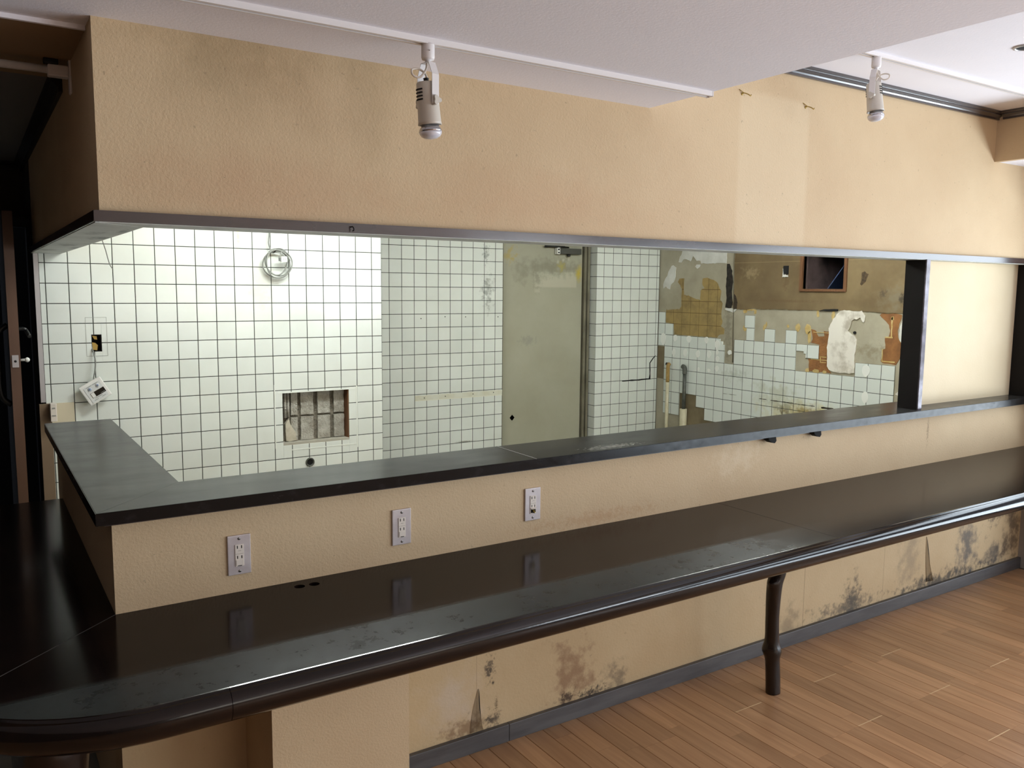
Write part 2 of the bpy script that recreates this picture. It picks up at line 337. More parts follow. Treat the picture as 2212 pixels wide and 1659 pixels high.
def plank(x, y0, y1):
    Lg = round(y1-y0, 3); k = Lg
    if k not in plank_cache:
        bm = bmesh.new(); g = .0011
        SW_ = SW; SWH = SW/2-.0006
        a = [bm.verts.new(p) for p in ((-SWH, -Lg/2, -.010), (SWH, -Lg/2, -.010), (SWH, Lg/2, -.010), (-SWH, Lg/2, -.010))]
        b = [bm.verts.new(p) for p in ((-SWH, -Lg/2, -.0016), (SWH, -Lg/2, -.0016), (SWH, Lg/2, -.0016), (-SWH, Lg/2, -.0016))]
        c = [bm.verts.new(p) for p in ((-SWH+g, -Lg/2+.0002, 0), (SWH-g, -Lg/2+.0002, 0), (SWH-g, Lg/2-.0002, 0), (-SWH+g, Lg/2-.0002, 0))]
        bm.faces.new(c)
        for i in range(4):
            bm.faces.new((a[i], a[(i+1) % 4], b[(i+1) % 4], b[i])); bm.faces.new((b[i], b[(i+1) % 4], c[(i+1) % 4], c[i]))
        me = mesh('plank', bm); me.materials.append(m_oak); plank_cache[k] = me
    o = link('plank', plank_cache[k], None, floor); o.location = (x, (y0+y1)/2, 0)
def lay_planks():
    # boards of two strips, staggered by thirds; each strip has cuts of its own
    BL = .969
    nb = -8
    for k in range(-8, 56):
        x = 2.448 - 20*SW*1 + SW*(k) + SW/2
        if x < 1.0 or x > 5.2: continue
        board = k//2
        j0 = 2.134 - .323*((board-10) % 3 if True else 0)
        ycuts = [j0+BL*i for i in range(-4, 4)]
        off = .3 + .45*rng.random()
        ycuts += [c+BL*off for c in ycuts] if rng.random() < .6 else []
        ycuts = sorted(c for c in ycuts if .55 < c < 2.40)
        ycuts = [.5]+ycuts+[2.452]
        for a, b in zip(ycuts, ycuts[1:]):
            if b-a > .02: plank(x, a, b)
    # pale filler at the board ends
lay_planks()
# rest of the room, outside the view: one surface of the same flooring
boxo('floor_field', [(-2.2, 1.009, -5.2, 2.46, -.012, 0), (1.009, 5.3, -5.2, .5, -.012, 0)], m_oak, floor, label='wood flooring away from the bar')
for (xa, xb, y) in ((2.45, 2.60, 2.137), (2.928, 3.08, 2.137), (3.405, 3.56, 2.137), (2.768, 2.92, 1.814), (3.246, 3.40, 1.814), (3.72, 3.88, 1.814), (3.085, 3.24, 1.491)):
    boxo('board_end_joint', (xa, xb, y-.0016, y+.0016, -.001, .0006), m_joint, floor)

# ------------------------------------------------------------------ shell
ceil = boxo('ceiling', [(-2.2, 2.2, -5.2, 2.45, 2.33, 2.7), (-2.2, .303, 2.45, 2.56, 2.33, 2.7)], m_ceil, kind='structure')
boxo('ceiling_raised', (2.2, 4.664, -5.2, 2.45, 2.603, 2.7), m_ceil, kind='structure')
boxo('ceiling_right', (4.70, 5.35, -5.2, 2.45, 2.348, 2.7), m_ceil, kind='structure')
boxo('wall_beam', (4.664, 4.70, -5.2, 2.45, 2.346, 2.603), m_soffit, kind='structure')
boxo('ceiling_kitchen', (.303, 5.7, 2.575, 6.3, 2.55, 2.7), m_ceil, kind='structure')
# hanging wall over the bar (front and side leg)
prism('wall_soffit_front', [(.303, 1.842), (5.35, 1.842), (5.35, 2.7), (.303, 2.7)], 'y', 2.45, 2.575, m_soffit, kind='structure')
boxo('wall_soffit_side', (.303, .428, 2.575, 5.03, 1.842, 2.6), m_soffit, kind='structure')
# board along its lower edge, mitred at the corner
t1 = prism('trim_1', [(.286, 2.432), (5.25, 2.432), (5.25, 2.58), (.434, 2.58)], 'z', 1.813, 1.842, m_board, kind='structure', bev=.0015)
prism('trim_2', [(.286, 2.432), (.434, 2.58), (.434, 5.03), (.286, 5.03)], 'z', 1.813, 1.842, m_board, kind='structure', bev=.0015)
m_under = M('soffit_underside_lit', (206, 208, 202), .45, col2=(180, 182, 176), vscale=6, spots=(((.36, 3.9, 1.81), (.05, .12, .1), (60, 60, 56), .7, .8), ((.40, 3.25, 1.81), (.04, .14, .1), (56, 56, 52), .6, .85), ((.32, 4.5, 1.81), (.05, .12, .1), (66, 66, 62), .8, .8), ((.35, 2.95, 1.81), (.03, .09, .1), (90, 90, 86), .8, .7), ((.41, 2.8, 1.81), (.02, .1, .1), (50, 50, 46), .8, .8), ((.41, 4.2, 1.81), (.02, .1, .1), (50, 50, 46), .8, .8)))  # base colour lifted, light thrown up from the tiles is put into it
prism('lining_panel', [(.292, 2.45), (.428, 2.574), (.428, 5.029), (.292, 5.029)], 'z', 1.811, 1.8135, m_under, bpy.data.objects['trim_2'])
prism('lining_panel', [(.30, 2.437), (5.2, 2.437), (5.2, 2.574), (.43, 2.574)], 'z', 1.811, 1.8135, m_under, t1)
# counter half wall
boxo('wall_front', (.297, 5.25, 2.45, 2.60, .74, 1.005), m_paper, kind='structure')
boxo('wall_front_lower', (.297, 5.25, 2.45, 2.60, 0, .74), m_paper_low, kind='structure')
boxo('wall_front_side', (.297, .447, 2.60, 4.137, 0, 1.005), m_paper, kind='structure')
boxo('wall_pilaster', (.64, 1.055, 2.18, 2.45, 0, .705), m_paper, kind='structure')
# infill right of the hatch
boxo('wall_infill', (4.09, 5.25, 2.53, 2.545, 1.049, 1.813), M('wallpaper_infill', (232, 216, 184), .75, col2=(226, 208, 174), vscale=1.5, bump=.3, bscale=95, bdist=.002), kind='structure')
m_jambside = M('jamb_black', (22, 18, 16), .7, spec=.25)
tj = boxo('trim_3', (4.062, 4.09, 2.436, 2.545, 1.0495, 1.8125), m_jambside, kind='structure')
boxo('jamb_edge', (4.060, 4.092, 2.430, 2.4365, 1.0495, 1.8125), m_jamb, tj)
# side wall with the glazed door, rear wall with street windows, left wall
boxo('wall_right', [(5.25, 5.35, 2.24, 2.60, 0, 2.35), (5.25, 5.35, -4.85, 2.24, 2.04, 2.35), (5.25, 5.35, -5.2, -4.85, 0, 2.35)], m_rear, kind='structure')
fw = empty('window_1', (5.3, .25, 0), 'dark framed glazed sliding door in the side wall', 'door'); fw['kind'] = 'structure'
def local(name, b, m, par):
    L = par.location
    bb = [(q[0]-L.x, q[1]-L.x, q[2]-L.y, q[3]-L.y, q[4]-L.z, q[5]-L.z) for q in (b if isinstance(b[0], (list, tuple)) else [b])]
    return boxo(name, bb, m, par)
local('window_frame', [(5.26, 5.34, 2.20, 2.24, 0, 2.04), (5.26, 5.34, -4.85, -4.8, 0, 2.04), (5.26, 5.34, -4.8, 2.20, 2.0, 2.04), (5.28, 5.33, -.11, -.05, 0, 2.0), (5.28, 5.33, -2.06, -2.0, 0, 2.0), (5.26, 5.34, -4.8, 2.20, 0, .05)], m_blackp, fw)
boxo('door_jamb_post', (5.16, 5.245, 2.41, 2.529, 1.0495, 1.8125), m_jambside, bpy.data.objects['wall_right'])
boxo('wall_rear', [(-2.2, 1.2, -5.2, -5.05, 0, 2.7), (4.6, 5.35, -5.2, -5.05, 0, 2.7), (1.2, 4.6, -5.2, -5.05, 0, .75), (1.2, 4.6, -5.2, -5.05, 1.95, 2.7)], m_rear, kind='structure')
boxo('wall_left', (-2.2, -2.1, -5.05, 5.7, 0, 2.4), m_hall, kind='structure')
# kitchen walls
NX0, NX1, NZ0, NZ1 = 1.591, 2.022, .674, 1.0
EX0, EX1, EZ0, EZ1 = .554, .604, 1.290, 1.383
TD = .007
wa = boxo('wall_back_left', [(.31, EX0, 5.037, 5.15, 0, 2.55), (EX0, EX1, 5.037, 5.15, 0, EZ0), (EX0, EX1, 5.037, 5.15, EZ1, 2.55), (EX0, EX1, 5.09, 5.15, EZ0, EZ1), (EX1, NX0, 5.037, 5.15, 0, 2.55), (NX0, NX1, 5.037, 5.15, 0, NZ0), (NX0, NX1, 5.037, 5.15, NZ1, 2.55), (NX0, NX1, 5.113, 5.15, NZ0-.05, NZ1+.05), (NX1, 2.2485, 5.037, 5.15, 0, 2.55), (2.13, 2.2485, 5.15, 5.95, 0, 2.55)], m_grout, kind='structure')
wb = boxo('wall_back_middle', [(2.2, 3.767, 5.957, 6.25, 0, 2.55), (3.767, 4.771, 6.10, 6.25, 0, 2.55), (3.767, 4.771, 5.957, 6.10, 2.06, 2.55)], m_grout, kind='structure')
wc = boxo('wall_back_right', (4.771, 5.65, 5.957, 6.25, 0, 2.55), m_grout, kind='structure')
DY0, DY1, DZ0, DZ1 = 3.945, 4.318, 1.667, 1.99
wr = boxo('wall_kitchen_right', [(5.53, 5.65, 2.60, DY0, 0, 2.55), (5.53, 5.65, DY1, 5.957, 0, 2.55), (5.53, 5.65, DY0, DY1, 0, DZ0), (5.53, 5.65, DY0, DY1, DZ1, 2.55)], m_plaster, kind='structure')
boxo('wall_kitchen_front', [(4.092, 5.53, 2.577, 2.60, 1.85, 2.55), (5.35, 5.65, 2.45, 2.60, 0, 2.55)], m_rear, kind='structure')

# ------------------------------------------------------------------ tiles
tile_cache = {}
def tile_mesh(w, h, cuts=()):
    key = (round(w, 4), round(h, 4), tuple(tuple(round(v, 4) for v in c) for c in cuts))
    if key in tile_cache: return tile_cache[key]
    bm = bmesh.new(); g = .0021; t = TD; bv = .0010
    rects = [(-w/2, w/2, -h/2, h/2)]
    for (a, b, c, d) in cuts:
        nr = []
        for (x0, x1, z0, z1) in rects:
            ix0, ix1, iz0, iz1 = max(x0, a), min(x1, b), max(z0, c), min(z1, d)
            if ix0 >= ix1 or iz0 >= iz1: nr.append((x0, x1, z0, z1)); continue
            if x0 < ix0: nr.append((x0, ix0, z0, z1))
            if ix1 < x1: nr.append((ix1, x1, z0, z1))
            if z0 < iz0: nr.append((ix0, ix1, z0, iz0))
            if iz1 < z1: nr.append((ix0, ix1, iz1, z1))
        rects = [r for r in nr if r[1]-r[0] > .002 and r[3]-r[2] > .002]
    if not rects: bm.free(); return None
    for (x0, x1, z0, z1) in rects:
        # grout bed
        f = bm.faces.new([bm.verts.new(p) for p in ((x0, -.0058, z0), (x1, -.0058, z0), (x1, -.0058, z1), (x0, -.0058, z1))]); f.material_index = 1
        gx0 = x0+(g if abs(x0+w/2) < 1e-6 else 0); gx1 = x1-(g if abs(x1-w/2) < 1e-6 else 0)
        gz0 = z0+(g if abs(z0+h/2) < 1e-6 else 0); gz1 = z1-(g if abs(z1-h/2) < 1e-6 else 0)
        A = [bm.verts.new(p) for p in ((gx0, 0, gz0), (gx1, 0, gz0), (gx1, 0, gz1), (gx0, 0, gz1))]
        B = [bm.verts.new((p.co.x, -t+bv, p.co.z)) for p in A]
        C = [bm.verts.new(p) for p in ((gx0+bv, -t, gz0+bv), (gx1-bv, -t, gz0+bv), (gx1-bv, -t, gz1-bv), (gx0+bv, -t, gz1-bv))]
        bm.faces.new(C)
        for i in range(4):
            j = (i+1) % 4
            bm.faces.new((A[i], A[j], B[j], B[i])); bm.faces.new((B[i], B[j], C[j], C[i]))
    me = bpy.data.meshes.new('tile'); bm.to_mesh(me); bm.free(); tile_cache[key] = me
    return me
def put_tile(parent, me, mat, loc, rz):
    if me is None: return
    if not me.materials: me.materials.append(mat); me.materials.append(m_grout)
    o = bpy.data.objects.new('tile', me); COL.objects.link(o); o.parent = parent
    o.location = loc; o.rotation_euler = (rng.gauss(0, .0012), 0, rz+rng.gauss(0, .0012))
    return o
ZB, TP = 1.231, .1065
def rows(zlo, zhi):
    k = 0; out = []
    for k in range(-12, 10):
        z0 = ZB+TP*k; z1 = z0+TP
        if z1 > zlo and z0 < zhi: out.append((max(z0, zlo), min(z1, zhi)))
    return out
def tile_wall(parent, xs, zr, y, cuts=(), skip=None):
    for a, b in zip(xs, xs[1:]):
        for z0, z1 in zr:
            cx, cz = (a+b)/2, (z0+z1)/2
            lc = []
            for (c0, c1, d0, d1) in cuts:
                if c0 < b and c1 > a and d0 < z1 and d1 > z0: lc.append((c0-cx, c1-cx, d0-cz, d1-cz))
            put_tile(parent, tile_mesh(b-a, z1-z0, lc), m_tile, (cx, y, cz), 0)
xsA = [.322]+[1.2147+.1081*k for k in range(-8, 10)]+[2.2555]
tile_wall(wa, xsA, rows(.45, 2.15), 5.037, cuts=((NX0, NX1, NZ0, NZ1), (EX0, EX1, EZ0, EZ1)))
xsB = [2.53]+[2.7316+.1067*k for k in range(-1, 10)]+[3.767]
tile_wall(wb, xsB, rows(.2, 2.12), 5.957)
xsC = [4.764, 4.848]+[4.955+.1072*k for k in range(0, 6)]+[5.523]
tile_wall(wc, xsC, rows(.2, 2.12), 5.957)
for z0, z1 in rows(.2, 2.12):     # narrow tiles on the reveal beside the door
    put_tile(wc, tile_mesh(.098, z1-z0), m_tile, (4.771, 6.0, (z0+z1)/2), -math.pi/2)
RMAP = {-2: '1.........1............', -1: '11........1.1.1........', 0: '11111111.11111111......', 1: '.1111111.111111.....111',
        2: '.1111111111111111111111', 3: '.1111111111111111111111', 4: '.1111111111111111111111', 5: '.11..111111111111111111', 6: '.11...11111111111111111'}
ysR = [5.945, 5.856]+[5.856-.1074*k for k in range(1, 23)]
tm_cache = {}
for r, s in RMAP.items():
    zt = ZB-TP*r
    for i, ch in enumerate(s):
        if ch != '1': continue
        a, b = ysR[i], ysR[i+1]; cut = ()
        if r == 0 and i == 15: cut = ((-.06, .02, -.06, .0), (.02, .04, -.06, -.02))
        if r == -1 and i == 10: cut = ((-.06, -.03, -.06, .06),)
        if r == 0 and i == 7: cut = ((.0, .06, .03, .06), (.03, .06, .0, .06))
        me = tile_mesh(abs(a-b), TP, cut)
        key = me.name
        if key not in tm_cache:
            me2 = me.copy()
            if me2.materials: me2.materials[0] = m_tile_r
            else: me2.materials.append(m_tile_r); me2.materials.append(m_grout)
            tm_cache[key] = me2
        put_tile(wr, tm_cache[key], m_tile_r, (5.53, (a+b)/2, zt-TP/2), -math.pi/2)

prism('tape_residue', jag([(2.948, .753), (3.766, .760), (3.766, .799), (2.948, .796)], .0012, .04), 'y', 5.951, 5.9492, M('residue_cream', (206, 204, 182), .5, col2=(216, 218, 204), vscale=10), wb)
boxo('tape_residue', (2.948, 3.766, 5.9486, 5.9495, .752, .757), M('residue_line', (226, 224, 206), .5), wb)
for (x, z) in ((3.003, 1.409), (3.218, 1.421), (3.408, 1.418), (3.719, 1.415), (3.03, .775), (3.22, .777), (3.48, .779), (3.68, .78)):
    lathe('screw_hole', [(.0042, 0), (.0042, .0015), (.001, .0015)], m_black, wb, 10, Matrix.Translation((x, 5.9495, z)) @ Matrix.Rotation(math.radians(90), 4, 'X'))
# white joints and details on the left tile wall
for b in ((1.540, 1.546, 5.0285, 5.034, .66, 1.055), (2.072, 2.080, 5.0285, 5.034, .62, 1.02), (1.645, 2.07, 5.0285, 5.034, .640, .646), (1.56, 2.06, 5.0285, 5.034, 1.0, 1.006)):
    boxo('caulk_line', b, m_caulk, wa)
boxo('tile_edge_strip', (.300, .322, 5.024, 5.037, 1.03, 1.812), m_alu, wa)
m_cream = M('cream_panel', (206, 196, 170), .6)
boxo('dado_board', (.29, .345, 5.0, 5.037, 0, 1.022), M('dado_beige', (120, 100, 78), .7), wa)
boxo('cream_tile', (.345, .455, 5.022, 5.037, .90, 1.022), m_cream, wa)
# niche of bare concrete block
NB = wa
boxo('niche_back', (NX0, NX1, 5.100, 5.112, NZ0-.02, NZ1+.02), m_concd, NB)
bx = [(1.66, 1.700), (1.722, 1.803), (1.832, 1.912), (1.940, 2.008)]
for zz in ((NZ0+.018, .838), (.852, NZ1)):
    for (a, b) in bx:
        pts = jag([(a, zz[0]), (b, zz[0]), (b, zz[1]), (a, zz[1])], .002, .02)
        prism('concrete_block', pts, 'y', 5.082, 5.105, m_conc, NB)
prism('mortar_lump', jag([(1.625, .69), (1.69, .69), (1.685, .74), (1.66, .78), (1.64, .84), (1.62, .80)], .004), 'y', 5.072, 5.105, M('pale_mortar', (196, 190, 172), .9, col2=(168, 160, 140), vscale=20), NB)
tube('mortar_rib', [(1.622, 5.084, .84), (1.621, 5.082, 1.0)], .010, m_conc, NB)
tube('mortar_rib', [(1.642, 5.084, .84), (1.641, 5.082, 1.0)], .009, m_conc, NB)
prism('niche_side_board', [(2.016, 5.04), (2.0215, 5.034), (2.0215, 5.102), (2.012, 5.102)], 'z', NZ0+.002, NZ1, m_wood, NB)
boxo('niche_sill', (NX0, NX1, 5.032, 5.102, NZ0-.002, NZ0+.014), M('niche_sill_cement', (170, 166, 152), .9), NB)
boxo('niche_lining', [(NX0-.004, NX0+.001, 5.037, 5.102, NZ0, NZ1), (NX0, NX1, 5.037, 5.102, NZ1-.001, NZ1+.004)], m_concd, NB)
# pipe sleeve below the niche
ps = empty('pipe_sleeve', (1.757, 5.03, .555), 'small round grey drain sleeve open in the tiles under the block niche', 'pipe sleeve')
bm = bmesh.new()
lathe_bm(bm, [(.027, -.006), (.029, .004), (.027, .008), (.021, .008), (.019, -.004), (.001, -.004)], 28, 0, Mx)
link('sleeve_ring', mesh('sleeve_ring', bm), m_gpipe, ps)
lathe('sleeve_bore', [(.0195, -.003), (.0195, .0005)], m_black, ps, M=Mx)

# ------------------------------------------------------------------ junction box opening, remote control, cables on the left tile wall
jb = empty('junction_box', (.579, 5.05, 1.336), 'open electrical box cut into white tiles above the hanging remote', 'junction box')
local('box_back', [(EX0, EX1, 5.084, 5.089, EZ0, EZ1)], m_black, jb)
local('box_sides', [(EX0, EX0+.003, 5.034, 5.084, EZ0, EZ1), (EX1-.003, EX1, 5.034, 5.084, EZ0, EZ1), (EX0, EX1, 5.034, 5.084, EZ1-.003, EZ1), (EX0, EX1, 5.034, 5.084, EZ0, EZ0+.003)], m_blackp, jb)
prism('mounting_strap', [(-.022, -.035), (.004, -.040), (.008, -.012), (-.004, .0), (-.022, .004)], 'y', .004, .01, m_brass, jb)
prism('mounting_strap', [(-.018, .040), (.004, .036), (.006, .018), (-.008, .02)], 'y', .004, .01, m_brass, jb)
m_ghost = M('plate_outline', (150, 152, 146), .5)
for b in ((.528, .632, 5.0288, 5.0302, 1.4745, 1.476), (.528, .5292, 5.0288, 5.0302, 1.267, 1.476), (.631, .632, 5.0288, 5.0302, 1.267, 1.476), (.528, .632, 5.0288, 5.0302, 1.266, 1.2675)):
    boxo('plate_outline', b, m_ghost, wa)
rc = empty('remote_control', (.556, 4.992, 1.080), 'white square wall remote with black display dangling askew on a grey cable', 'remote control')
def rem(name, x0, x1, z0, z1, y0, y1, m, par, bev=0):
    o = boxo(name, (x0, x1, y0, y1, z0, z1), m, par, bev=bev)
    return o
tilt = Matrix.Rotation(math.radians(-30), 4, 'Y')
casing = rem('casing', -.061, .061, -.058, .058, -.012, .012, m_white, rc, .005); casing.matrix_local = tilt
face = rem('face_panel', -.044, .046, -.05, .042, -.0135, -.0115, M('remote_face', (216, 218, 216), .45), casing)
dsp = rem('display', -.030, .046, -.026, .002, -.0145, -.013, m_display, casing)
pad = rem('keypad', -.028, -.010, -.025, .001, -.0152, -.0142, m_white, casing, .0015)
for (bx_, bz_, bm_) in ((-.018, .023, m_btn), (.026, .024, M('button_pale', (206, 208, 210), .4))):
    bt = lathe('button', [(.0105, 0), (.0105, .002), (.009, .0035), (.001, .0035)], bm_, casing, 20, Matrix.Translation((bx_, -.0135, bz_)) @ Matrix.Rotation(math.radians(90), 4, 'X'))
    lathe('button_centre', [(.0055, .003), (.005, .0045), (.001, .0045)], M('button_mark', (120, 136, 166), .4), bt, 16, Matrix.Translation((bx_, -.0135, bz_)) @ Matrix.Rotation(math.radians(90), 4, 'X'))
for k, (x0, x1, z) in enumerate(((-.03, .0, .037), (.004, .036, .037), (-.02, .02, -.033), (-.03, -.008, -.042), (.014, .034, -.042), (.018, .042, -.022))):
    rem('printed_line', x0, x1, z, z+.0022, -.0147, -.0135, m_cable, casing)
tube('cable', [(p[0]-.556, p[1]-4.992, p[2]-1.080) for p in spline([(.556, 5.06, 1.33), (.556, 5.03, 1.305), (.561, 5.012, 1.278), (.565, 5.0, 1.241), (.561, 4.998, 1.194), (.552, 4.999, 1.145), (.552, 5.0, 1.12)])], .0035, m_cable, rc)

cc = empty('coiled_cord', (1.568, 4.99, 1.788), 'coiled grey power cord with plug hanging on the white tiles', 'power cord')
pts = [(-.04, .02, .40), (-.038, .02, .2), (-.046, .018, .12), (-.036, .014, .075)]
for k in range(0, 4*16+6):
    a = math.radians(125) - 2*math.pi*k/16 * 1.0
    lap = k//16
    rr = (.084, .078, .070, .082, .075)[min(lap, 4)]*(1+.05*math.sin(k*1.1))
    ox, oz = ((-.002, -.004), (.004, .006), (-.008, .004), (.006, -.002), (0, 0))[min(lap, 4)]
    pts.append((ox+rr*math.cos(a)*.95, .012-.006*lap+.003*math.sin(k), oz+rr*math.sin(a)*1.02))
tube('cord', spline(pts, 3), .0038, m_cable, cc, 8)
tube('cord_tail', spline([(.02, -.014, .075), (.012, -.02, .05), (.004, -.022, .035), (.012, -.022, .022)], 5), .0035, m_cable, cc)
pl = boxo('plug', (.010, .046, -.04, -.016, .006, .040), m_white, cc, bev=.003)
boxo('plug_collar', (.0, .012, -.036, -.020, .012, .030), M('plug_grey', (96, 98, 96), .5), pl)
for q in (.022, .034): boxo('plug_mark', (q, q+.002, -.0408, -.0398, .016, .030), m_cable, pl)
tube('wall_hook', [(-.018, .03, .062), (-.016, .0, .066), (-.014, -.01, .074)], .003, m_black, cc)
tw = tube('loose_wire', spline([(.437, 3.53, 1.836), (.440, 3.53, 1.824), (.452, 3.53, 1.78), (.459, 3.53, 1.747), (.465, 3.53, 1.725), (.4735, 3.53, 1.711)]), .0016, m_cable)
setp(tw, 'thin loose grey wire dangling from the board over the side ledge', 'wire')
sb = empty('switch_box', (.352, 4.96, .955), 'small white surface socket box at the end of the ledge', 'socket box')
boxo('box_body', (-.016, .014, -.014, .04, -.02, .075), m_ivory, sb, bev=.003)
boxo('box_slot', (-.008, .006, -.016, -.013, .048, .054), m_cable, sb); boxo('box_slot', (-.010, .008, -.016, -.013, .010, .014), m_cable, sb)

# ------------------------------------------------------------------ kitchen steel door
dr = empty('door_1', (4.23, 6.06, 0), 'grey-green painted steel kitchen door with overhead closer', 'door'); dr['kind'] = 'structure'
lf = local('leaf', (3.78, 4.682, 6.06, 6.096, 0, 2.045), m_door, dr)
fr = local('door_frame', [(4.690, 4.712, 6.035, 6.1, 0, 2.06), (4.712, 4.728, 6.05, 6.1, 0, 2.06), (4.728, 4.752, 6.03, 6.1, 0, 2.06), (3.767, 3.78, 5.965, 6.1, 0, 2.06), (3.78, 4.69, 6.04, 6.1, 2.045, 2.06)], m_frame, dr)
local('gap', (4.752, 4.764, 6.045, 6.1, 0, 2.06), m_black, dr)
bm = bmesh.new()
vs = [bm.verts.new((3.94-4.23+a, -.001, .530+b)) for a, b in ((-.026, 0), (0, .027), (.026, 0), (0, -.027))]; bm.faces.new(vs)
bmesh.ops.solidify(bm, geom=bm.faces[:], thickness=-.0008)
link('peephole_diamond', mesh('peephole_diamond', bm), m_black, dr)
dc = empty('door_closer', (4.5, 6.055, 1.98), 'dark grey overhead door closer on the steel kitchen door', 'door closer')
boxo('closer_body', (-.10, .14, -.04, 0, -.022, .028), M('closer_grey', (70, 70, 64), .45), dc, bev=.004)
boxo('end_cap', (-.128, -.10, -.042, 0, -.026, .032), m_white, dc, bev=.002)
for z in (-.011, .015): lathe('adjuster', [(.008, 0), (.008, .002), (.001, .002)], m_black, dc, 14, Matrix.Translation((-.114, -.0415, z)) @ Mx)
lathe('spindle', [(.017, -.022), (.017, -.04), (.012, -.044), (.001, -.044)], m_blackp, dc, 18, Matrix.Translation((.01, -.02, 0)))
tube('arm', [(.01, -.02, .036), (-.12, -.05, .040), (-.25, -.02, .042)], .006, m_blackp, dc)
tube('arm', [(-.25, -.02, .036), (-.02, .0, .044)], .006, m_blackp, dc)

# ------------------------------------------------------------------ stripped right kitchen wall
def patch(name, pts, t, m, amp=.004, seg=.02, x=5.53, label=None):
    return prism(name, jag(pts, amp, seg) if amp else pts, 'x', x+.001, x-t, m, wr, label=label)
up = [(5.03, 1.493), (5.03, 2.45), (3.2, 2.45), (3.2, 1.505), (3.487, 1.5), (3.614, 1.499), (3.786, 1.506), (3.967, 1.51), (4.133, 1.502), (4.225, 1.503), (4.403, 1.499), (4.59, 1.501), (4.719, 1.495), (4.786, 1.504), (4.893, 1.491)]
# stained upper plaster, built round the duct opening
patch('stained_plaster', [(4.343, 1.50), (4.343, 2.45), (5.03, 2.45), (5.03, 1.493), (4.893, 1.491), (4.786, 1.504), (4.719, 1.495), (4.59, 1.501), (4.403, 1.499)], .006, m_brown, .003)
patch('stained_plaster', [(4.343, 1.50), (4.343, 1.648), (3.921, 1.648), (3.921, 2.45), (2.62, 2.45), (2.62, 1.505), (3.487, 1.5), (3.614, 1.499), (3.786, 1.506), (3.967, 1.51), (4.133, 1.502), (4.225, 1.503)], .006, m_brown, .002)
boxo('board_seam', (5.5225, 5.5245, 4.343, 5.03, 1.8825, 1.8855), M('seam_pale', (150, 132, 98), .8), wr)
boxo('board_seam', (5.5225, 5.5245, 3.45, 3.915, 1.8825, 1.8855), MATS['seam_pale'], wr)
patch('ochre_patch', [(5.734, 1.24), (5.531, 1.236), (5.313, 1.238), (5.201, 1.236), (5.166, 1.268), (5.125, 1.267), (5.12, 1.319), (5.162, 1.34), (5.142, 1.384), (5.162, 1.427), (5.161, 1.471), (5.147, 1.537), (5.18, 1.569), (5.172, 1.645), (5.2, 1.678), (5.217, 1.711), (5.262, 1.744), (5.338, 1.761), (5.399, 1.755), (5.393, 1.7), (5.372, 1.672), (5.416, 1.644), (5.418, 1.588), (5.42, 1.56), (5.483, 1.576), (5.547, 1.597), (5.628, 1.608), (5.626, 1.757), (5.683, 1.757), (5.706, 1.723), (5.649, 1.665), (5.656, 1.596), (5.655, 1.504), (5.679, 1.475), (5.853, 1.464), (5.848, 1.346), (5.747, 1.339)], .0025, m_ochre, .004)
patch('paint_patch', [(5.705, 1.904), (5.691, 1.952), (5.673, 1.974), (5.629, 2.1), (5.112, 2.1), (5.123, 1.883), (5.21, 1.887), (5.344, 1.883), (5.39, 1.891), (5.42, 1.887), (5.429, 1.912), (5.475, 1.913), (5.5, 1.936), (5.524, 1.959), (5.553, 1.909), (5.61, 1.933), (5.642, 1.928), (5.669, 1.899)], .004, m_wpaint, .003)
patch('paint_patch', [(5.795, 1.874), (5.77, 1.878), (5.733, 1.859), (5.74, 1.827), (5.741, 1.769), (5.763, 1.723), (5.796, 1.699), (5.811, 1.655), (5.841, 1.662), (5.862, 1.682), (5.895, 1.664), (5.9, 1.699), (5.874, 1.758), (5.846, 1.781), (5.837, 1.816), (5.818, 1.839)], .004, m_wpaint, .003)
patch('paint_patch', [(5.493, 1.863), (5.474, 1.877), (5.427, 1.88), (5.437, 1.856), (5.464, 1.843)], .004, m_wpaint, .003)
patch('orange_patch', [(4.219, 1.356), (4.19, 1.35), (4.171, 1.341), (4.165, 1.319), (4.152, 1.298), (4.118, 1.302), (4.099, 1.308), (4.105, 1.344), (4.076, 1.343), (4.05, 1.348), (4.04, 1.05), (4.02, 1.026), (4.102, 1.027), (4.23, 1.025), (4.227, 1.069), (4.228, 1.099), (4.241, 1.125), (4.14, 1.133), (4.14, 1.24), (4.216, 1.248), (4.203, 1.278)], .0025, m_orange, .003)
patch('orange_patch', [(3.642, 1.48), (3.623, 1.496), (3.583, 1.491), (3.525, 1.497), (3.468, 1.49), (3.47, 1.459), (3.487, 1.427), (3.493, 1.373), (3.486, 1.329), (3.464, 1.286), (3.451, 1.242), (3.462, 1.188), (3.48, 1.16), (3.492, 1.132), (3.6, 1.137), (3.616, 1.15), (3.603, 1.187), (3.606, 1.232), (3.582, 1.243), (3.587, 1.319), (3.561, 1.325), (3.551, 1.371), (3.564, 1.415), (3.59, 1.441), (3.616, 1.458)], .0025, m_orange, .003)
